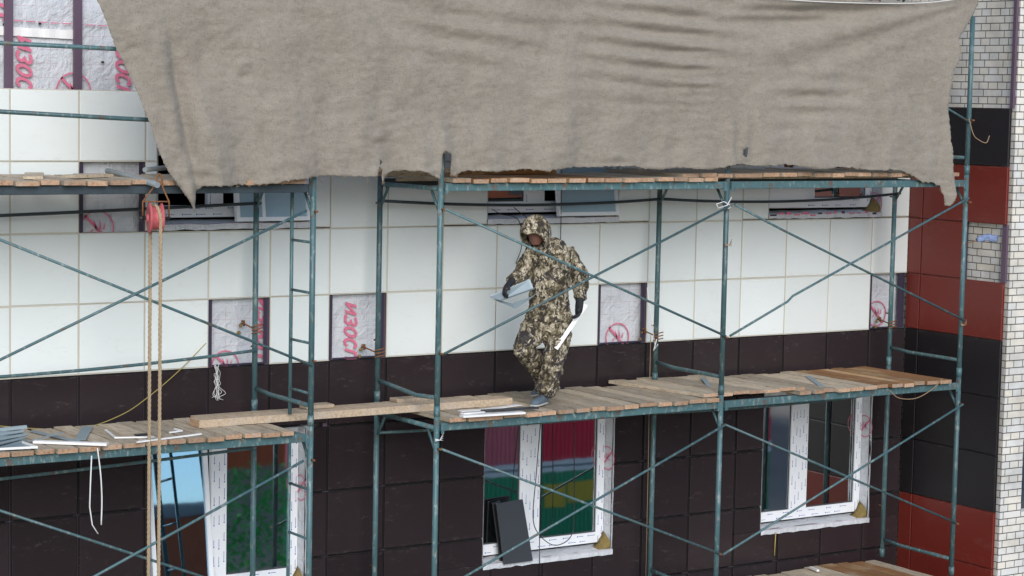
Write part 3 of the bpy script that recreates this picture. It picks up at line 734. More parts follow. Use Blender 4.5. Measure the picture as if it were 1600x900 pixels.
for k_ in range(7):
    a = 7.9+k_*.24; loft(bm, [(a, -.55+.02*k_, UT+.075), (a+.3, -.58, UT+.085)], .006, 6); box(bm, (a, -.6, UT+.06), (a+.03, -.5, UT+.10))
tag(obj('rebar_rack', bm, 'rust'), 'rusty thin rack lying on the upper right deck under the burlap hem', 'rack')
# ------------------------------------------------------------------ pulley and rope
PC = Vector(QX(243, 341, .665)); PC.y = -1.50; PC = Q(243, 341, -1.50)
ax = Vector((.966, -.259, .0)).normalized()
pul = thing('rope_pulley', (PC.x, PC.y, PC.z-.13), 'pink rope pulley with rusty triangular hanger at the upper left', 'pulley')
bm = B(); lathe(bm, PC, ax, [(-.058, .105), (-.052, .122), (-.042, .122), (-.030, .092), (.030, .088), (.042, .118), (.052, .118), (.058, .10)], 36)
lathe(bm, PC, ax, [(-.075, .03), (-.058, .035), (.058, .035), (.07, .03)], 16); obj('wheel', bm, 'pulley', pul)
bm = B(); loft(bm, [PC-ax*.125, PC+ax*.115], .014, 12); loft(bm, [PC-ax*.128, PC-ax*.095], .022, 8); obj('axle', bm, 'blackplastic', pul)
top = Q(249, 279, -1.50); e0, e1 = PC-ax*.10, PC+ax*.105
bm = B()
for e in (e0, e1): loft(bm, [e, e+Vector((0, 0, .13)), top-(top-e)*.06], .007, 8)
c0, c1 = e0+Vector((0, 0, .13)), e1+Vector((0, 0, .13)); loft(bm, [c0, c1], .006, 8)
loft(bm, curve_pts([top+Vector((-.03, 0, -.07)), top+Vector((-.02, 0, .0)), top+Vector((0, 0, .035)), top+Vector((.02, 0, 0)), top+Vector((.03, 0, -.07))], 5), .008, 8)
lathe(bm, top+Vector((0, -.01, -.035)), (0, 1, 0), [(-.01, .018), (.015, .018)], 12)
obj('hanger', bm, 'rust', pul)
def twist(path, rr, pitch, n3=3):
    bm = B(); path = [Vector(p) for p in path]; d = [0]
    for a, b in zip(path, path[1:]): d.append(d[-1]+(b-a).length)
    step = pitch/9; n = int(d[-1]/step); P = []; j = 0
    for i in range(n+1):
        s = i*step
        while j < len(d)-2 and d[j+1] < s: j += 1
        t = (s-d[j])/max(1e-6, d[j+1]-d[j]); P.append((path[j].lerp(path[j+1], t), s))
    for q in range(n3):
        pts = []
        for i, (p, s) in enumerate(P):
            tg = (P[min(i+1, n)][0]-P[max(i-1, 0)][0]).normalized(); x = ax-tg*tg.dot(ax); x.normalize(); y = tg.cross(x)
            a = s/pitch*2*math.pi+q*2*math.pi/n3; pts.append(p+(x*math.cos(a)+y*math.sin(a))*rr*.58)
        loft(bm, pts, rr*.55, 6, ref=tuple(ax))
    return bm
side = Vector((-ax.y, ax.x, 0)); arc = []
zb = Q(230, 905, -1.5).z-.3
# rope passes over the groove; the two strands drop on the far and near side of the wheel
for k_ in range(13):
    a = math.pi*k_/12; arc.append(PC+ax*(.024-.048*k_/12)+side*(-math.cos(a))*.100+Vector((0, 0, math.sin(a)*.100)))
arc = [Vector((arc[0].x, arc[0].y, zb))]+[Vector((arc[0].x, arc[0].y, PC.z-.5))]+arc+[Vector((arc[-1].x, arc[-1].y, PC.z-.5)), Vector((arc[-1].x+.0, arc[-1].y, zb))]
tag(obj('hoist_rope', twist(arc, .0135, .12), 'rope'), 'twisted tan rope hanging in two strands over the pink pulley', 'rope')
# ------------------------------------------------------------------ burlap
def interp(tab, n):
    P = np.array(tab, float); d = np.r_[0, np.cumsum(np.hypot(*np.diff(P, axis=0).T))]; s = np.linspace(0, d[-1], n)
    return np.c_[np.interp(s, d, P[:, 0]), np.interp(s, d, P[:, 1])]
BB = [(303, 331), (306, 318), (308, 298), (318, 291), (350, 291), (385, 289), (420, 287), (455, 281), (500, 275), (540, 275), (585, 276), (590, 262), (597, 263), (594, 284), (597, 285), (603, 275), (613, 268), (640, 266), (662, 269), (684, 279), (686, 262), (687, 240), (691, 236), (696, 237), (704, 240), (704, 250), (703, 272), (712, 275), (725, 270), (760, 268), (800, 266), (850, 264), (860, 261), (905, 263), (945, 260), (1000, 263), (1060, 262), (1085, 263), (1130, 262), (1150, 259), (1172, 260), (1220, 258), (1280, 261), (1340, 265), (1400, 268), (1425, 272), (1443, 284), (1460, 286), (1473, 291), (1477, 305), (1478, 322), (1485, 321), (1491, 312)]
LL = [(150, -45), (152, 0), (165, 30), (180, 70), (198, 105), (213, 140), (222, 165), (231, 192), (240, 222), (252, 255), (268, 280), (280, 296), (290, 312), (303, 331)]
RRr = [(1532, -18), (1528, 8), (1519, 24), (1506, 45), (1496, 62), (1499, 82), (1494, 98), (1487, 112), (1484, 140), (1481, 165), (1485, 200), (1489, 245), (1490, 285), (1493, 302), (1491, 312)]
TT = [(150, -45), (600, -70), (1150, -50), (1215, -22), (1260, -8), (1320, 0), (1390, 4), (1440, 3), (1480, 0), (1532, -18)]
def fold(x, y):
    """cloth relief towards the viewer in metres; x,y only parametrise the cloth surface"""
    g = lambda cx, cy, sx, sy: math.exp(-((x-cx)/sx)**2-((y-cy)/sy)**2)
    n = lambda fx, fy, s: noise.noise(Vector((x*fx, y*fy, s)))
    d = .05*n(.004, .006, 1)+.028*n(.011, .012, 2)+.022*min(1, max(0, y/200))*math.sin(x*2*math.pi/105+2*n(.006, .003, 7))+.008*n(.03, .045, 3)+.005*n(.09, .12, 4)+.005*abs(n(.02, .05, 21))*2+.014*n(.045, .012, 31)*min(1, max(.25, y/220))+.010*abs(n(.022, .012, 33))
    d += .030*g(1030, 60, 105, 75)*math.sin((y-.10*(x-1030)+6*n(.01, .0, 9))*2*math.pi/29)
    d += .020*g(760, 50, 115, 55)*math.sin((y-.17*(x-760))*2*math.pi/40)
    d += .008*g(1080, 110, 40, 70)*math.sin((y)*2*math.pi/14)
    if x > 1100:                              # long drapes converging to the upper right corner
        an = math.atan2(y+8, 1560-x); rr_ = math.hypot(1560-x, y+8)
        e = min(1, max(0, (x-1130)/120))*math.exp(-(an/.33)**2)*min(1, rr_/90)
        d += .042*e*math.sin(an*30+.8+.5*n(.006, 0, 5))*min(1.2, rr_/230)
    d += .022*g(1270, 155, 60, 34)*math.sin(y*2*math.pi/27+1)
    d += .018*g(1240, 20, 90, 14)*math.sin(y*2*math.pi/20)
    # gathered vertical folds at the left end
    c = 262+(y-60)*.17; e = min(1, max(0, (y-20)/110))
    d += e*(.045*math.exp(-((x-c+14)/13)**2)-.045*math.exp(-((x-c-6)/9)**2)+.030*math.exp(-((x-c-34)/16)**2)-.02*math.exp(-((x-c-70)/26)**2))
    d += .020*e*math.exp(-((x-215-(y*.2))/15)**2)
    # posts pushing at the cloth
    for cx, y0 in ((691, 150), (1140, 110), (590, 200)):
        e = min(1, max(0, (y-y0)/90)); d += e*.030*math.exp(-((x-cx)/11)**2)-e*.012*math.exp(-((x-cx-24)/13)**2)
    d += .02*g(1165, 225, 22, 40)*math.sin(x*.25)-.018*g(1180, 235, 10, 40)
    d += .010*g(1390, 220, 22, 90)*math.sin((x+y*.1)*2*math.pi/52)+.014*math.exp(-((x-1455)/14)**2)*min(1, max(0, (y-80)/120))
    # small dents and puckers
    for cx, cy, s, a in ((385, 120, 12, -.022), (385, 98, 14, .014), (210, 76, 10, -.018), (745, 76, 14, .016), (590, 215, 16, .014), (590, 224, 10, -.02), (1225, 203, 13, -.02), (848, 152, 20, .012), (900, 168, 16, .012), (1130, 28, 14, .012), (460, 250, 22, .012), (1345, 130, 16, -.008), (950, 255, 18, -.02), (965, 245, 14, .02)): d += a*g(cx, cy, s, s*.5)
    bot = max(0, (y-200)/70); d += bot*(.014*n(.05, .06, 12)+.009*math.sin(x*.11+3*n(.01, 0, 2)))
    return d
BHOLE = [((1163, 238), 4, 8), ((594, 254), 2.6, 2.8)]
OUT = np.array(LL+BB[1:]+RRr[::-1][1:]+TT[::-1][1:-1], float)
OA, OB_ = OUT, np.roll(OUT, -1, 0)
def inside(x, y):
    c = ((OA[:, 1] > y) != (OB_[:, 1] > y)) & (x < (OB_[:, 0]-OA[:, 0])*(y-OA[:, 1])/(OB_[:, 1]-OA[:, 1]+1e-9)+OA[:, 0]); return c.sum() % 2 == 1
def snap(x, y):
    d = OB_-OA; t = np.clip(((x-OA[:, 0])*d[:, 0]+(y-OA[:, 1])*d[:, 1])/((d**2).sum(1)+1e-9), 0, 1); q = OA+d*t[:, None]
    k = ((q-(x, y))**2).sum(1).argmin(); return q[k]
bm = B(); ST = 2.4; nx, ny = int(1392/ST), int(410/ST); ins = {}; V_ = {}; edge_n = {}
for a in range(nx+1):
    for b in range(ny+1):
        if inside(146+a*ST+ST/2, -74+b*ST+ST/2): ins[(a, b)] = 1
def cv(a, b):
    if (a, b) in V_: return V_[(a, b)]
    x, y = 146+a*ST, -74+b*ST
    if not all((a+i, b+j) in ins for i in (-1, 0) for j in (-1, 0)):
        q = snap(x, y); x, y = q+np.array([random.uniform(-.6, .6), random.uniform(-.8, .8)+2.6*noise.noise(Vector((q[0]*.16, q[1]*.16, 3)))+(2.*math.sin(q[0]*.075)+1.5*math.sin(q[0]*.031) if q[1] > 255 and 720 < q[0] < 1430 else 0)])
    p = Q(x, y, -1.43); V_[(a, b)] = bm.verts.new((p.x, p.y-fold(x, y), p.z)); return V_[(a, b)]
for (a, b) in ins:
    cx, cy = 146+a*ST+ST/2, -74+b*ST+ST/2
    if any(((cx-h[0])/rx)**2+((cy-h[1])/ry)**2 < 1+.35*noise.noise(Vector((cx*.3, cy*.3, 0))) for h, rx, ry in BHOLE): continue
    bm.faces.new((cv(a, b), cv(a, b+1), cv(a+1, b+1), cv(a+1, b)))
bmesh.ops.delete(bm, geom=[v for v in bm.verts if not v.link_faces], context='VERTS')
bur = tag(obj('burlap_cloth', bm, 'burlap', smooth=True), 'large grey-brown burlap cloth draped over the upper scaffold', 'cloth')
sm_ = bur.modifiers.new('thickness', 'SOLIDIFY'); sm_.thickness = .003
bm = B()
for _ in range(150):                              # frayed threads along the hem
    k_ = random.randrange(3, len(BB)-4); x, y = np.array(BB[k_])+(np.array(BB[k_+1])-BB[k_])*random.random(); p = Q(x, y-1, -1.43); p.y -= fold(x, y); l = random.uniform(.008, .03)
    loft(bm, [p, p+Vector((random.uniform(-.01, .01), 0, -l*.5)), p+Vector((random.uniform(-.02, .02), 0, -l))], .0013, 4)
for x, y, l in ((437, 279, .05), (500, 278, .04), (573, 276, .07), (1232, 262, .04), (860, 225, .03), (1440, 286, .05)):
    p = Q(x, y, -1.46); loft(bm, [p, p+Vector((.012, 0, -l*.5)), p+Vector((.02, 0, -l))], .0016, 4)
obj('frayed_thread', bm, 'twine', bur)
# rope lashing on the top hem at right
tube('lashing_cord', [Q(1190, -6, -1.5), Q(1250, 1, -1.5), Q(1355, 5, -1.5), Q(1450, 4, -1.5), Q(1525, -6, -1.5)], .005, 'thread', 'thin pale cord along the top hem of the burlap at the right', 'cord', smooth_k=6, n=6)
# ------------------------------------------------------------------ litter on the decks
def strip(name, pts, wd, th, mat, label, cat, z=None, group=None):
    """flat bar along pts (world) with width and thickness"""
    bm = B(); pts = [Vector(p) for p in pts]; prev = None; L = []
    for i, p in enumerate(pts):
        t = (pts[min(i+1, len(pts)-1)]-pts[max(i-1, 0)]).normalized(); s = t.cross(Vector((0, 0, 1))); s = s.normalized() if s.length > .1 else Vector((1, 0, 0)); u = s.cross(t)
        L.append([bm.verts.new(p+s*a*wd/2+u*b*th) for a, b in ((-1, 0), (1, 0), (1, 1), (-1, 1))])
    for a, b in zip(L, L[1:]):
        for e in range(4): bm.faces.new((a[e], a[(e+1) % 4], b[(e+1) % 4], b[e]))
    bm.faces.new(L[0]); bm.faces.new(L[-1][::-1])
    return tag(obj(name, bm, mat), label, cat, group)
zl = LT+.006
D = lambda x, y, z=zl: QZ(x, y, z)
gs = 'strips and offcuts left on the lower decks'
strip('plastic_strip', [D(53, 692), D(168, 696)], .06, .02, 'whitestrip', 'wide straight white strip on the lower left deck', 'strip', group=gs)
strip('plastic_strip', [D(165, 673), D(180, 685), D(240, 684), D(213, 692), D(300, 681), D(314, 679)], .018, .012, 'whitestrip', 'zigzag white strip lying right of the ropes on the left deck', 'strip', group=gs)
strip('plastic_strip', [D(273, 671), D(284, 674), D(265, 677)], .018, .012, 'whitestrip', 'small bent white strip near the timber on the left deck', 'strip', group=gs)
strip('plastic_strip', [D(212, 681, zl+.012), D(234, 679, zl+.012)], .05, .012, 'blackplastic', 'small black piece behind the two ropes', 'offcut', group=gs)
strip('metal_strip', [D(125, 688), D(137, 667)], .09, .004, 'zinc', 'short grey metal plate standing out on the left deck', 'metal strip', group=gs)
strip('metal_strip', [D(50, 674), D(120, 690)], .06, .004, 'zinc', 'thin grey metal strip behind the wide white strip', 'metal strip', group=gs)
strip('metal_strip', [D(45, 690, zl+.01), D(98, 676, zl+.03)], .03, .004, 'zinc', 'narrow grey metal strip crossing another near the profile stack', 'metal strip', group=gs)
st = thing('profile_stack', D(10, 690), 'stack of pale grey-green metal profiles fanned out at the left edge', 'metal profiles')
for k_ in range(5):
    a = D(39, 690, zl+.004); b = D(-40, 712-k_*5, zl+.004); a.z += k_*.026; b.z += k_*.018; a.x += random.uniform(-.03, .02)
    bm = B(); dr = (b-a); s = dr.normalized().cross(Vector((0, 0, 1))).normalized()
    for o_, w_, h_ in ((-.03, .06, .003), (-.03, .003, .022), (.027, .003, .022)): obox(bm, a+s*o_, dr, s*w_, Vector((0, 0, h_)))
    obj('profile', bm, 'zinc', st)
sk_ = thing('bent_metal_tray', D(20, 700), 'pale blue folded metal tray in front of the profile stack', 'metal tray')
a, b, c_ = D(60, 698), D(-30, 700), D(38, 686)
bm = B(); obox(bm, D(-40, 706, zl+.004), D(58, 701, zl+.004)-D(-40, 706, zl+.004), D(34, 693, zl+.004)-D(58, 701, zl+.004), Vector((0, 0, .003))); obj('tray_floor', bm, 'zinc', sk_)
bm = B(); obox(bm, D(-40, 706, zl+.004), D(58, 701, zl+.004)-D(-40, 706, zl+.004), Vector((0, .006, 0)), Vector((0, 0, .02))); obox(bm, D(58, 701, zl+.004), D(34, 693, zl+.004)-D(58, 701, zl+.004), Vector((.006, 0, 0)), Vector((0, 0, .02))); obj('rim', bm, 'whitestrip', sk_)
strip('plastic_strip', [D(721, 652), D(818, 646)], .075, .018, 'whitestrip', 'thick white strip at the front edge of the middle deck', 'strip', group=gs)
strip('plastic_strip', [D(718, 643), D(760, 640), D(812, 633)], .07, .006, 'whitestrip', 'flat white strip half under the black one on the middle deck', 'strip', group=gs)
strip('plastic_strip', [D(722, 647, zl+.02), D(760, 644, zl+.012)], .05, .01, 'whitestrip', 'short white strip beside the second front post on the middle deck', 'strip', group=gs)
strip('plastic_strip', [D(755, 643, zl+.02), D(838, 638, zl+.014)], .085, .012, 'darksheet', 'dark brown flat strip in front of the worker', 'strip', group=gs)
strip('metal_strip', [D(1098, 590, LT+.05), D(1108, 603, LT+.04)], .05, .003, 'zinc', 'grey metal scrap on the raised short deck panel', 'metal strip', group=gs)
strip('metal_strip', [D(1262, 588), D(1285, 604)], .06, .003, 'zinc', 'grey metal scrap on the right deck', 'metal strip', group=gs)
strip('plastic_strip', [D(1266, 888, -4.82), D(1278, 893, -4.82)], .03, .02, 'whitestrip', 'small white clip on the lowest deck at the bottom', 'clip', group=gs)
# hanging white strips
h0 = Q(143, 708, -1.40)
tube('hanging_strip', [Q(143, 712, -1.41), Q(141, 760, -1.42), Q(140, 792, -1.42), Q(144, 820, -1.43), Q(153, 834, -1.44)], [(.011, .004)]*5, 'whitestrip', 'bent white strip hanging from the left deck, the left of two', 'strip', n=6)
tube('hanging_strip', [Q(152, 700, -1.42), Q(157, 740, -1.44), Q(159, 780, -1.44), Q(158, 820, -1.44)], [(.012, .004)]*4, 'whitestrip', 'straighter pinkish white strip hanging from the left deck, the right of two', 'strip', n=6, smooth_k=4)
# cords and cables
tube('yellow_cord', [Q(-20, 664, -.30), Q(60, 670, -.30), Q(130, 669, -.30), Q(190, 648, -.22), Q(232, 620, -.10), Q(280, 579, -.03), Q(322, 536, 0)], .004, 'yellow', 'thin yellow cord sagging along the dark panels on the left', 'cord', smooth_k=8, n=6)
tube('power_cable', [Q(845, 655, -.02), Q(838, 740, -.03), Q(833, 810, -.03), Q(845, 838, -.03), Q(868, 852, -.03), Q(892, 838, -.03), Q(897, 800, -.02), Q(897, 660, -.02)], .0045, 'cable', 'black cable hanging in a loop in front of the middle window', 'cable', smooth_k=10, n=6)
tube('power_cable', [Q(843, 840, -.03), Q(843, 905, -.03)], .004, 'cable', 'black cable running straight down below the middle window', 'cable', n=6)
tube('power_cable', [Q(878, 262, -.05), Q(877, 300, -.05), Q(876, 370, -.05), Q(872, 460, -.05)], .004, 'cable', 'black cable hanging straight down behind the worker', 'cable', n=6, smooth_k=4)
tube('power_cable', [Q(768, 327, -.02), Q(785, 335, -.04), Q(806, 340, -.04), Q(814, 355, -.05), Q(815, 385, -.05), Q(806, 412, -.05)], .004, 'cable', 'black cable drooping from the upper window to the left of the hood', 'cable', n=6, smooth_k=6)
tube('power_cable', [Q(803, 324, -.02), Q(815, 334, -.03), Q(824, 340, -.03)], .004, 'cable', 'short black cable end touching the hood', 'cable', n=6, smooth_k=4)
tube('yellow_cord', [QX(1017, 520, 6.47), Q(1015, 600, -.29), Q(1013, 720, -.29), Q(1009, 905, -.29)], .003, 'twine', 'thin tan cord running down beside the rear post of the middle bay', 'cord', n=6)
tube('yellow_cord', [Q(1390, 610, -1.38), Q(1405, 622, -1.40), Q(1432, 622, -1.40), Q(1458, 607, -1.42), Q(1472, 592, -1.43)], .004, 'twine', 'loop of pale cord hanging under the orange end of the right deck', 'cord', n=6, smooth_k=8)
tube('yellow_cord', [Q(1212, 832, -.02), Q(1210, 868, -.02)], .006, 'yellow', 'short yellow cord hanging below the sill of the corner window', 'cord', n=6)
bm = B(); rnd = random.Random(4)
for s in range(9):
    pts = []; x = 338+rnd.uniform(-3, 3)
    for k_ in range(7): pts.append(Q(x+rnd.uniform(-4, 4)+(k_ > 4)*rnd.uniform(-6, 9), 570+k_*9+rnd.uniform(-3, 3), -.02-rnd.random()*.02)); x += rnd.uniform(-1.2, 1.2)
    loft(bm, curve_pts(pts, 5), .0022, 5)
tag(obj('tangled_thread', bm, 'thread'), 'tangle of white thread hanging on the dark panel at the left', 'thread')
tube('white_tie', [Q(1143, 308, -1.40), Q(1136, 321, -1.42), Q(1122, 325, -1.41), Q(1119, 319, -1.40), Q(1131, 315, -1.38), Q(1143, 322, -1.40), Q(1138, 326, -1.42)], [(.009, .004)]*7, 'whitestrip', 'white strip tied round the post above the crossing braces', 'tie', n=6)
tube('twine', [Q(1514, 185, -1.38), Q(1521, 210, -1.42), Q(1530, 219, -1.42), Q(1541, 223, -1.43), Q(1546, 212, -1.43)], .0045, 'twine', 'brown twine end hanging from the top right post', 'twine', n=6, smooth_k=5)
bm = B(); rnd = random.Random(6)
ps = [Q(1527, 375, -1.42), Q(1540, 371, -1.42), Q(1557, 373, -1.42)]
loft(bm, ps, [(.018, .02), (.035, .03), (.03, .04)], 14)
bmesh.ops.subdivide_edges(bm, edges=bm.edges, cuts=3, use_grid_fill=True)
for v in bm.verts: v.co += Vector((.4, 1, 1))*noise.noise(v.co*45)*.02
loft(bm, [Q(1508, 381, -1.38), Q(1520, 378, -1.42), Q(1535, 373, -1.42)], .004, 5, mi=1)
tag(obj('tied_rag', bm, ['rag', 'rust'], smooth=True), 'crumpled blue and white rag wired to the right post before bare brick', 'rag')
bm = B(); loft(bm, [Q(1010, 497, -.3)+Vector((0, 0, .3)), Q(1024, 545, -.33)], .005, 5); loft(bm, [Q(1026, 530, -.34), Q(1021, 548, -.34), Q(1028, 538, -.34)], .006, 5)
tag(obj('white_tie', bm, 'thread'), 'white tie dangling at the rear post right of the unclad cell', 'tie')
# wire knots on posts
for (x, y, k, nm) in ((688, 690, 1, 'second front post'), (1130, 385, 2, 'third front post'), (1500, 510, 3, 'rightmost front post')):
    p = Q(x, y, -1.40); bm = B()
    for q in range(4): loft(bm, [Vector((XF[k]-.04, YF-.04, p.z+q*.008)), Vector((XF[k], YF-.055, p.z+.01)), Vector((XF[k]+.05, YF-.03, p.z+.02*q))], .003, 5)
    tag(obj('wire_knot', bm, 'thread' if k == 1 else 'twine'), 'wire knot wound round the %s' % nm, 'wire')
# dark panel leaning in the middle window
def lean(px0, nm, off, label):
    a, b, c_, d = [Q(x, y, -.03+off) for x, y in px0]; a2 = Vector((a.x, .10+off, a.z)); 
    top = Vector((0, .11, 0)); bm = B(); P = [Q(px0[0][0], px0[0][1], .06+off), Q(px0[1][0], px0[1][1], .06+off), Q(px0[2][0], px0[2][1], -.03+off), Q(px0[3][0], px0[3][1], -.03+off)]
    u = (P[1]-P[0]); n = u.cross(P[3]-P[0]).normalized()*.02
    if n.y < 0: n = -n
    A = [bm.verts.new(p) for p in P]; Z = [bm.verts.new(p+n) for p in P]
    bm.faces.new(A); bm.faces.new(Z[::-1])
    for i in range(4): bm.faces.new((A[i], A[(i+1) % 4], Z[(i+1) % 4], Z[i]))
    bmesh.ops.bevel(bm, geom=bm.edges[:], offset=.003, segments=1, affect='EDGES')
    return tag(obj('leaning_sheet', bm, nm), label, 'panel', 'panels leaning in the middle window')
lean(((776, 787), (817, 780), (833, 876), (788, 882)), 'darksheet', -.02, 'dark grey cladding panel leaning in front of the middle window sill')
lean(((770, 786), (782, 782), (800, 872), (782, 880)), 'blackplastic', .06, 'narrow dark panel hidden half behind the leaning grey one')
# ------------------------------------------------------------------ worker
SR = Vector((CR[0], CR[1], 0)).normalized(); SV = Vector((CF[0], CF[1], 0)).normalized()
foot = QZ(846, 634, LT); 
PXM = FPX/((foot-Vector(CAMP.tolist())).dot(Vector(CF.tolist())))
def L(u, v, z): return foot+SR*u+SV*v+Vector((0, 0, z))
def PX(x, y, v=0.):         # body joint seen at photo (x,y), lying v metres behind the front foot
    d = Vector(_ray(x, y).tolist()); c = Vector(CAMP.tolist()); return c+d*(((foot-c).dot(SV)+v)/d.dot(SV))
def vox(bm, size=.011, smooth=2, disp=0., dsc=14., sub=None):
    me = bpy.data.meshes.new('tmp'); bmesh.ops.recalc_face_normals(bm, faces=bm.faces); bm.to_mesh(me); bm.free()
    o = bpy.data.objects.new('tmp', me); C.collection.objects.link(o)
    r = o.modifiers.new('r', 'REMESH'); r.mode = 'VOXEL'; r.voxel_size = size
    s = o.modifiers.new('s', 'SMOOTH'); s.factor = .5; s.iterations = smooth
    bpy.context.view_layer.update()
    me2 = bpy.data.meshes.new_from_object(o.evaluated_get(bpy.context.evaluated_depsgraph_get()))
    bpy.data.objects.remove(o); out = B(); out.from_mesh(me2); out.normal_update()
    if disp:
        for v in out.verts:
            c = v.co*dsc; q = Vector((c.x, c.y, c.z*1.7))
            d = noise.noise(q)*.6+abs(noise.noise(q*2.1+Vector((5, 0, 0))))*.5-.12; v.co += v.normal*d*disp
    return out
K = dict(
    head=(839, 359, -.10), neck=(857, 381, .01), chest=(861, 407, .03), belly=(858, 455, .01), pelvis=(858, 492, .02),
    shl=(830, 398, .0), ell=(812, 431, -.04), wrl=(799, 440, -.22), hal=(789, 451, -.30),
    shr=(887, 396, .06), elr=(907, 434, .08), wrr=(906, 468, -.04), har=(904, 489, -.09),
    hil=(843, 498, .02), knl=(818, 545, -.10), anl=(855, 590, .42), hir=(876, 498, .04), knr=(866, 560, -.06), anr=(853, 611, .07))
J = {k: PX(*v) for k, v in K.items()}
# body: one continuous surface (head with face, neck, torso, arms, legs)
bm = B()
fd = (-SV*.80-SR*.38-Vector((0, 0, .88))).normalized()   # where the face looks: towards us, left and down
hc = J['head']
loft(bm, [hc+Vector((0, 0, .115)), hc+Vector((0, 0, .095)), hc+Vector((0, 0, .04)), hc-Vector((0, 0, .03)), hc-Vector((0, 0, .08))+fd*.02, hc-Vector((0, 0, .115))+fd*.03], [.03, .07, .093, .085, .065, .035], 20)
loft(bm, [hc-Vector((0, 0, .05)), J['neck'], J['neck']-Vector((0, 0, .06))], [.06, .058, .07], 14)
fr_ = fd.cross(Vector((0, 0, 1))).normalized(); fu = fr_.cross(fd).normalized()
loft(bm, [hc+fd*.07+fu*.03, hc+fd*.105-fu*.01, hc+fd*.085-fu*.022], [.010, .016, .012], 8)       # nose
for s in (-1, 1):
    loft(bm, [hc+fr_*s*.088+fu*.02, hc+fr_*s*.098, hc+fr_*s*.088-fu*.03], [.012, .02, .01], 8)   # ears
    loft(bm, [hc+fd*.078+fr_*s*.015+fu*.028, hc+fd*.075+fr_*s*.05+fu*.03], .010, 8)               # brow
loft(bm, [hc+fd*.080+fr_*.025-fu*.052, hc+fd*.088-fu*.052, hc+fd*.080-fr_*.025-fu*.052], .008, 8)   # lips
loft(bm, [J['neck'], J['chest']+Vector((0, 0, .06)), J['chest'], J['belly'], J['pelvis'], J['pelvis']-Vector((0, 0, .08))], [(.07, .08), (.15, .11), (.16, .11), (.14, .105), (.15, .11), (.12, .1)], 20, ref=tuple(SR))
for a, b, c_ in (('shl', 'ell', 'wrl'), ('shr', 'elr', 'wrr')): loft(bm, [J['chest'].lerp(J[a], .6), J[a], J[a].lerp(J[b], .5), J[b], J[b].lerp(J[c_], .5), J[c_]], [.05, .055, .048, .042, .038, .028], 14)
for a, b, c_ in (('hil', 'knl', 'anl'), ('hir', 'knr', 'anr')): loft(bm, [J[a], J[a].lerp(J[b], .5), J[b], J[b].lerp(J[c_], .4), J[c_]], [.085, .075, .056, .05, .026], 16)
def hand(bm, wrist, palm, side, reach, curl, gr=1.):
    """palm box and five separate fingers; reach: direction of the fingers, curl: bending direction"""
    reach, curl = reach.normalized(), curl.normalized(); s = reach.cross(curl).normalized()*side
    loft(bm, [wrist, wrist.lerp(palm, .5), palm, palm+reach*.035], [(.030*gr, .028*gr), (.042*gr, .026*gr), (.046*gr, .022*gr), (.042*gr, .018*gr)], 14, ref=tuple(s))
    for i, l in enumerate((.070, .080, .074, .058)):
        b0 = palm+reach*.03+s*(.033-.022*i)
        b1 = b0+reach*l*.42+curl*l*.12; b2 = b1+reach*l*.18+curl*l*.40; b3 = b2-reach*l*.12+curl*l*.30
        loft(bm, [b0-reach*.02, b0, b1, b2, b3], [.0115*gr, .0115*gr, .0105*gr, .0098*gr, .008*gr], 8)
    b0 = palm-reach*.02+s*.035; b1 = b0+reach*.022+s*.02+curl*.012; b2 = b1+reach*.03+curl*.025; loft(bm, [b0-s*.01, b0, b1, b2], [.014*gr, .014*gr, .0125*gr, .010*gr], 8)
HL = dict(wrist=J['wrl'], palm=J['wrl'].lerp(J['hal'], .8), side=1, reach=J['hal']-J['wrl']+Vector((0, 0, -.04)), curl=Vector((0, 0, -.6))+SR*.6-SV*.2)
HR_ = dict(wrist=J['wrr'], palm=J['wrr'].lerp(J['har'], .75), side=-1, reach=J['har']-J['wrr'], curl=-SR*.9-SV*.4)
hand(bm, HL['wrist'], HL['palm'], HL['side'], HL['reach'], HL['curl'], 1.0); hand(bm, HR_['wrist'], HR_['palm'], HR_['side'], HR_['reach'], HR_['curl'], 1.0)
for an, d in (('anl', -SR), ('anr', -SV*.9-SR*.4)):
    loft(bm, [J[an]+Vector((0, 0, .02)), J[an]-Vector((0, 0, .03)), J[an]+d.normalized()*.09-Vector((0, 0, .06))], [.026, .028, .022], 12)
per = obj('person', vox(bm, .008, 2), 'skin', smooth=True)
tag(per, 'worker in hooded camouflage suit walking on the deck, holding metal sheets and a white profile', 'person')
# eyes and beard
bm = B()
for s in (-1, 1): bmesh.ops.create_icosphere(bm, subdivisions=2, radius=.011, matrix=Matrix.Translation(hc+fd*.078+fr_*s*.032+fu*.012))
obj('eye', bm, 'hair', per)
bm = B(); loft(bm, [hc+fd*.055+fr_*.05-fu*.04, hc+fd*.082+fr_*.03-fu*.075, hc+fd*.09-fu*.09, hc+fd*.082-fr_*.03-fu*.075, hc+fd*.055-fr_*.05-fu*.04], [.022, .028, .032, .028, .022], 10)
obj('beard', vox(bm, .009, 1, .006, 60), 'hair', per, smooth=True)
bm = B(); loft(bm, [hc+fd*.06+fr_*.045-fu*.11, hc+fd*.095-fu*.118, hc+fd*.06-fr_*.045-fu*.11], .014, 8); obj('scarf', bm, 'redcloth', per)
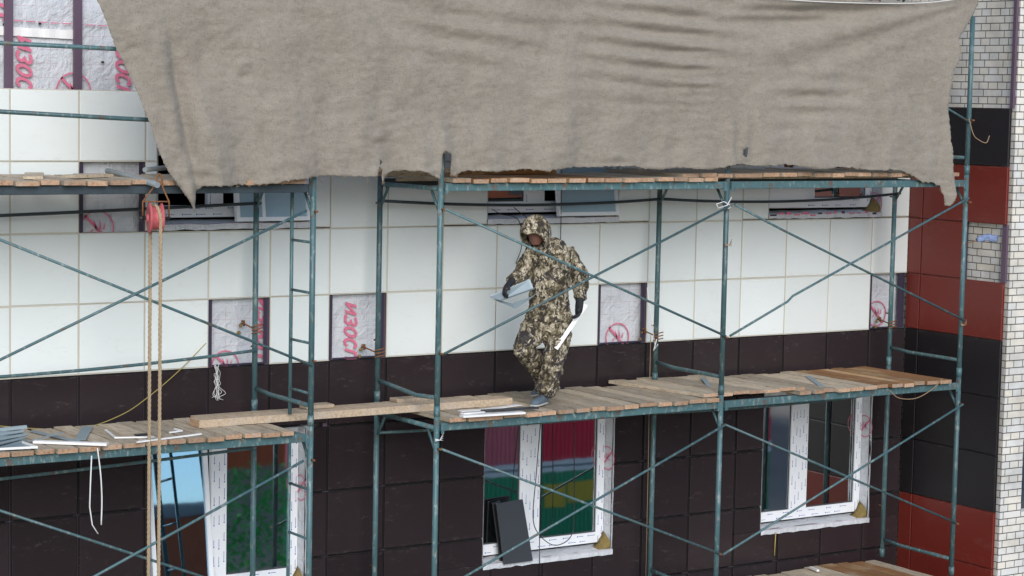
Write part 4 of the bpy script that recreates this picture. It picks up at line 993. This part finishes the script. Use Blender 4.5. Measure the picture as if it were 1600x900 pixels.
# jacket with hood
bm = B(); up = Vector((0, 0, 1))
loft(bm, [J['neck']+up*.02, J['chest']+up*.085, J['chest']+up*.03, J['chest']-up*.06, J['belly'], J['belly']-up*.10, J['pelvis']+up*.0, J['pelvis']-up*.05],
     [(.105, .10), (.155, .12), (.19, .14), (.195, .145), (.180, .14), (.182, .14), (.200, .155), (.212, .165)], 26, ref=tuple(SR))
loft(bm, [J['chest'].lerp(J['shl'], .55), J['shl'], J['shl'].lerp(J['ell'], .5), J['ell'], J['ell'].lerp(J['wrl'], .5), J['ell'].lerp(J['wrl'], .97)], [.05, .080, .078, .074, .064, .052], 16)
loft(bm, [J['chest'].lerp(J['shr'], .55), J['shr'], J['shr'].lerp(J['elr'], .5), J['elr'], J['elr'].lerp(J['wrr'], .5), J['elr'].lerp(J['wrr'], .97)], [.05, .086, .084, .080, .074, .060], 16)
for a, b, t in (('ell', 'wrl', .9), ('elr', 'wrr', .88)):   # cuffs
    p, q = J[a].lerp(J[b], t-.12), J[a].lerp(J[b], t+.08); loft(bm, [p, q], [.062, .058], 16)
# shoulder cape of the hood
loft(bm, [J['neck']-up*.08, J['neck']-up*.01, J['neck']+up*.04], [(.20, .16), (.165, .145), (.125, .125)], 22, ref=tuple(SR))
jk = obj('jacket', vox(bm, .011, 4, .024, 10), 'camo', per, smooth=True)
# open hood: shell around the head, opening towards fd, pointed brim
bm = B(); n1, n2 = 30, 16; rows = []
bk = -fd
for i in range(n2+1):
    t = i/n2                     # 0 at the brim, 1 at the back pole
    th = R(60)+(math.pi-R(60))*t
    ring_ = []
    for k in range(n1):
        a = 2*math.pi*k/n1; e = math.sin(th)
        vert_ = math.sin(a); hor = math.cos(a)
        rz = .172 if vert_ > 0 else .165; rx = .128
        p = hc+fd*(.155*math.cos(th)+.035)+fu*(vert_*rz*e-.005)+fr_*(hor*rx*e)
        if t < .45 and vert_ > 0: p += fd*(.075*vert_*(1-t/.45)*(1-abs(hor)*.7))
        p += Vector((1, 1, 1))*noise.noise(p*14)*.012
        ring_.append(bm.verts.new(p))
    rows.append(ring_)
for a, b in zip(rows, rows[1:]):
    for k in range(n1): bm.faces.new((a[k], a[(k+1) % n1], b[(k+1) % n1], b[k]))
bm.faces.new(rows[-1])
hd = obj('hood', bm, 'camo', per, smooth=True); q = hd.modifiers.new('thickness', 'SOLIDIFY'); q.thickness = .012; q.offset = 0
# trousers
bm = B()
loft(bm, [J['pelvis']+up*.09, J['pelvis']+up*.0, J['pelvis']-up*.07, J['pelvis']-up*.14], [(.17, .13), (.185, .14), (.195, .15), (.17, .13)], 22, ref=tuple(SR))
for a, b, c_, w_ in (('hil', 'knl', 'anl', 1.), ('hir', 'knr', 'anr', 1.)):
    loft(bm, [J[a]+up*.04, J[a].lerp(J[b], .35), J[a].lerp(J[b], .75), J[b], J[b].lerp(J[c_], .3), J[b].lerp(J[c_], .65), J[b].lerp(J[c_], .88), J[c_]-up*.02],
         [.115, .122, .108, .100, .096, .092, .112, .090], 20)
obj('trousers', vox(bm, .012, 3, .036, 12), 'camo', per, smooth=True)
for hh, nm in ((HL, 'glove'), (HR_, 'glove')):
    bm = B(); hand(bm, hh['wrist'], hh['palm'], hh['side'], hh['reach'], hh['curl'], 1.12 if hh is HL else 1.3); w2 = hh['wrist']-(hh['palm']-hh['wrist']).normalized()*.03
    loft(bm, [w2, hh['wrist']], [.036, .036], 12); obj('glove', vox(bm, .0065, 1), 'glove', per, smooth=True)
def shoe(heel, toe, upv=up):
    d = (toe-heel); Ln = d.length; d.normalize(); s = d.cross(upv).normalized(); u = s.cross(d)
    bm = B()
    loft(bm, [heel+u*.05, heel+d*Ln*.12+u*.055, heel+d*Ln*.35+u*.052, heel+d*Ln*.62+u*.042, heel+d*Ln*.85+u*.036, toe+u*.028], [(.024, .03), (.038, .046), (.040, .046), (.044, .036), (.042, .030), (.022, .018)], 16, ref=tuple(s))
    loft(bm, [heel+d*Ln*.12+u*.05, heel+d*Ln*.16+u*.12], [.042, .04], 14)
    o = obj('shoe', vox(bm, .007, 1), 'shoe', per, smooth=True)
    bm = B(); loft(bm, [heel+d*Ln*.14+u*.07, heel+d*Ln*.14+u*.19], [.050, .052], 14); obj('sock', bm, 'lace', o, smooth=True)
    bm = B(); loft(bm, [heel-d*.005+u*.01, heel+d*Ln*.2+u*.012, heel+d*Ln*.6+u*.012, heel+d*Ln*.9+u*.012, toe+d*.008+u*.014], [(.028, .012), (.042, .014), (.048, .013), (.046, .012), (.024, .010)], 14, ref=tuple(s)); obj('sole', bm, 'sole', o)
    bm = B()
    for q in range(4): c = heel+d*Ln*(.42+.1*q)+u*(.098-.012*q); loft(bm, [c-s*.025, c+u*.004, c+s*.025], .004, 6)
    obj('lace', bm, 'lace', o)
fh = foot+SR*.045+SV*.10; ft = fh+(-SV*.85-SR*.42).normalized()*.285
shoe(Vector((fh.x, fh.y, LT+.006)), Vector((ft.x, ft.y, LT+.006)))
bt = PX(832, 615, .50); bh = PX(874, 602, .56); bt.z = max(bt.z-.02, LT+.006); bh.z = bh.z
shoe(Vector((bh.x, bh.y, LT+.085)), Vector((bt.x, bt.y, LT+.008)))
# what he holds
def bent(name, P, n_th, mat, label, cat):
    """folded sheet: list of 2-point cross rows"""
    bm = B(); rows = []
    for a, b in P: rows.append((a, b))
    for (a, b), (c_, d) in zip(rows, rows[1:]):
        nn = (b-a).cross(c_-a).normalized()*n_th; v = [bm.verts.new(p) for p in (a, b, d, c_, a+nn, b+nn, d+nn, c_+nn)]
        for q in ((0, 1, 2, 3), (7, 6, 5, 4), (0, 4, 5, 1), (1, 5, 6, 2), (2, 6, 7, 3), (3, 7, 4, 0)): bm.faces.new([v[i] for i in q])
    return tag(obj(name, bm, mat), label, cat)
bent('metal_sheet', [(PX(764, 463, -.30), PX(828, 436, -.20)), (PX(783, 470, -.34), PX(834, 452, -.22)), (PX(785, 467, -.35), PX(836, 449, -.23))], .003, 'zinc', 'upper folded blue-grey metal sheet in the right hand of the worker', 'metal sheet')
bent('metal_sheet', [(PX(767, 466, -.31), PX(800, 474, -.24)), (PX(806, 482, -.30), PX(834, 462, -.16)), (PX(824, 470, -.25), PX(842, 455, -.14))], .003, 'zinc', 'lower folded metal sheet with a white edge held by the worker', 'metal sheet')
A0, A1 = PX(913, 474, -.03), PX(866, 543, -.14); B0, B1 = PX(919, 478, -.03), PX(874, 549, -.14)
bm = B(); dd = (A1-A0); wv_ = (B0-A0)*.9
obox(bm, A0, dd, wv_, -SV*.004); obox(bm, A0, dd, -SV*.004, (SV*.055-Vector((0, 0, .03)))); tag(obj('white_profile', bm, 'whitestrip'), 'long white L-shaped profile in the left hand of the worker', 'profile')
obm = None
# ------------------------------------------------------------------ far side of the street (seen in the panes)
def corr(x0, x1, y0, y1, z0, z1, col, stripe=None):
    bm = B(); n = int((x1-x0)/.14)
    for k in range(n):
        a = x0+(x1-x0)*k/n; b = x0+(x1-x0)*(k+1)/n; m_ = (a+b)/2
        box(bm, (a, y1-.03, z0+.12), (m_, y1, z1-.12)); box(bm, (m_, y1-.05, z0+.12), (b, y1-.028, z1-.12))
    box(bm, (x0, y0, z0+.02), (x1, y1-.09, z1-.02))
    for z in (z0, z1-.12): box(bm, (x0, y1-.1, z), (x1, y1+.03, z+.12), 1)
    if stripe: box(bm, (x0+.45, y1+.005, stripe[0]), (x0+1.15, y1+.012, stripe[1]), 2); box(bm, (x0+1.22, y1+.005, stripe[0]+.1), (x0+2.6, y1+.012, stripe[1]), 2)
    return bm
cols_ = dict(red=(.55, .015, .05), pink=(.50, .12, .16), green=(.01, .24, .12), blue=(.04, .10, .17), darkred=(.2, .03, .02))
cm = {k: plain('container_'+k, v, .6, 0, .2, 1.5) for k, v in cols_.items()}; cm['pale'] = plain('container_rail', (.5, .55, .6), .6); cm['yel'] = plain('container_yellow', (.36, .28, .02), .6)
for x0, x1, topc in ((19.8, 25.85, 'pink'), (25.95, 32.0, 'red'), (32.9, 34.35, 'red')):
    for z0, z1, c_ in ((-15.1, -12.55, 'blue'), (-12.5, -9.95, 'green'), (-9.9, -7.35, topc)):
        bm = corr(x0, x1, -32.4, -30, z0, z1, c_, (-11.05, -10.4) if (c_ == 'green' and x0 > 25 and x0 < 30) else None)
        tag(obj('shipping_container', bm, [cm[c_], cm['pale'], cm['yel']]), '%s container, %s of the %s stack reflected in the window panes' % (c_, {'blue': 'bottom', 'green': 'middle'}.get(c_, 'top'), 'left' if x0 < 20 else 'middle' if x0 < 27 else 'narrow right'), 'container', 'stacked containers across the street')
hb = thing('brick_house', (20, -62, GZ), 'orange-brown brick house reflected in the lower left window', 'building')
fb = plain('orange_brick', (.42, .10, .04), .9, 0, .3, 3)
bm = B(); box(bm, (-5, -66, GZ), (60, -60, .2)); obj('wall', bm, fb, hb)
bm = B(); box(bm, (-5.3, -66.3, .2), (60.3, -59.7, .7)); obj('roof', bm, 'concrete', hb)
bm = B()
for k in range(20):
    for z in (-4.2, -7.4, -10.6): box(bm, (-3+k*3.2, -59.98, z), (-1.4+k*3.2, -59.93, z+1.7))
obj('window', bm, 'pvcgrey', hb)
bm = B(); rnd = random.Random(2)
for _ in range(15000):
    x = rnd.uniform(9, 19.5); z = rnd.uniform(GZ, -9.25+rnd.uniform(-.2, .25)); y = -29.5+rnd.uniform(-.5, .5); s = rnd.uniform(.05, .13)
    q = [bm.verts.new(Vector((x, y, z))+Vector((rnd.uniform(-1, 1), rnd.uniform(-1, 1), rnd.uniform(-1, 1)))*s) for _ in range(3)]; bm.faces.new(q)
tag(obj('hedge', bm, plain('hedge_leaves', (.02, .30, .06), .9, 0, .5, 1)), 'tall green hedge across the street mirrored in the left window', 'hedge')
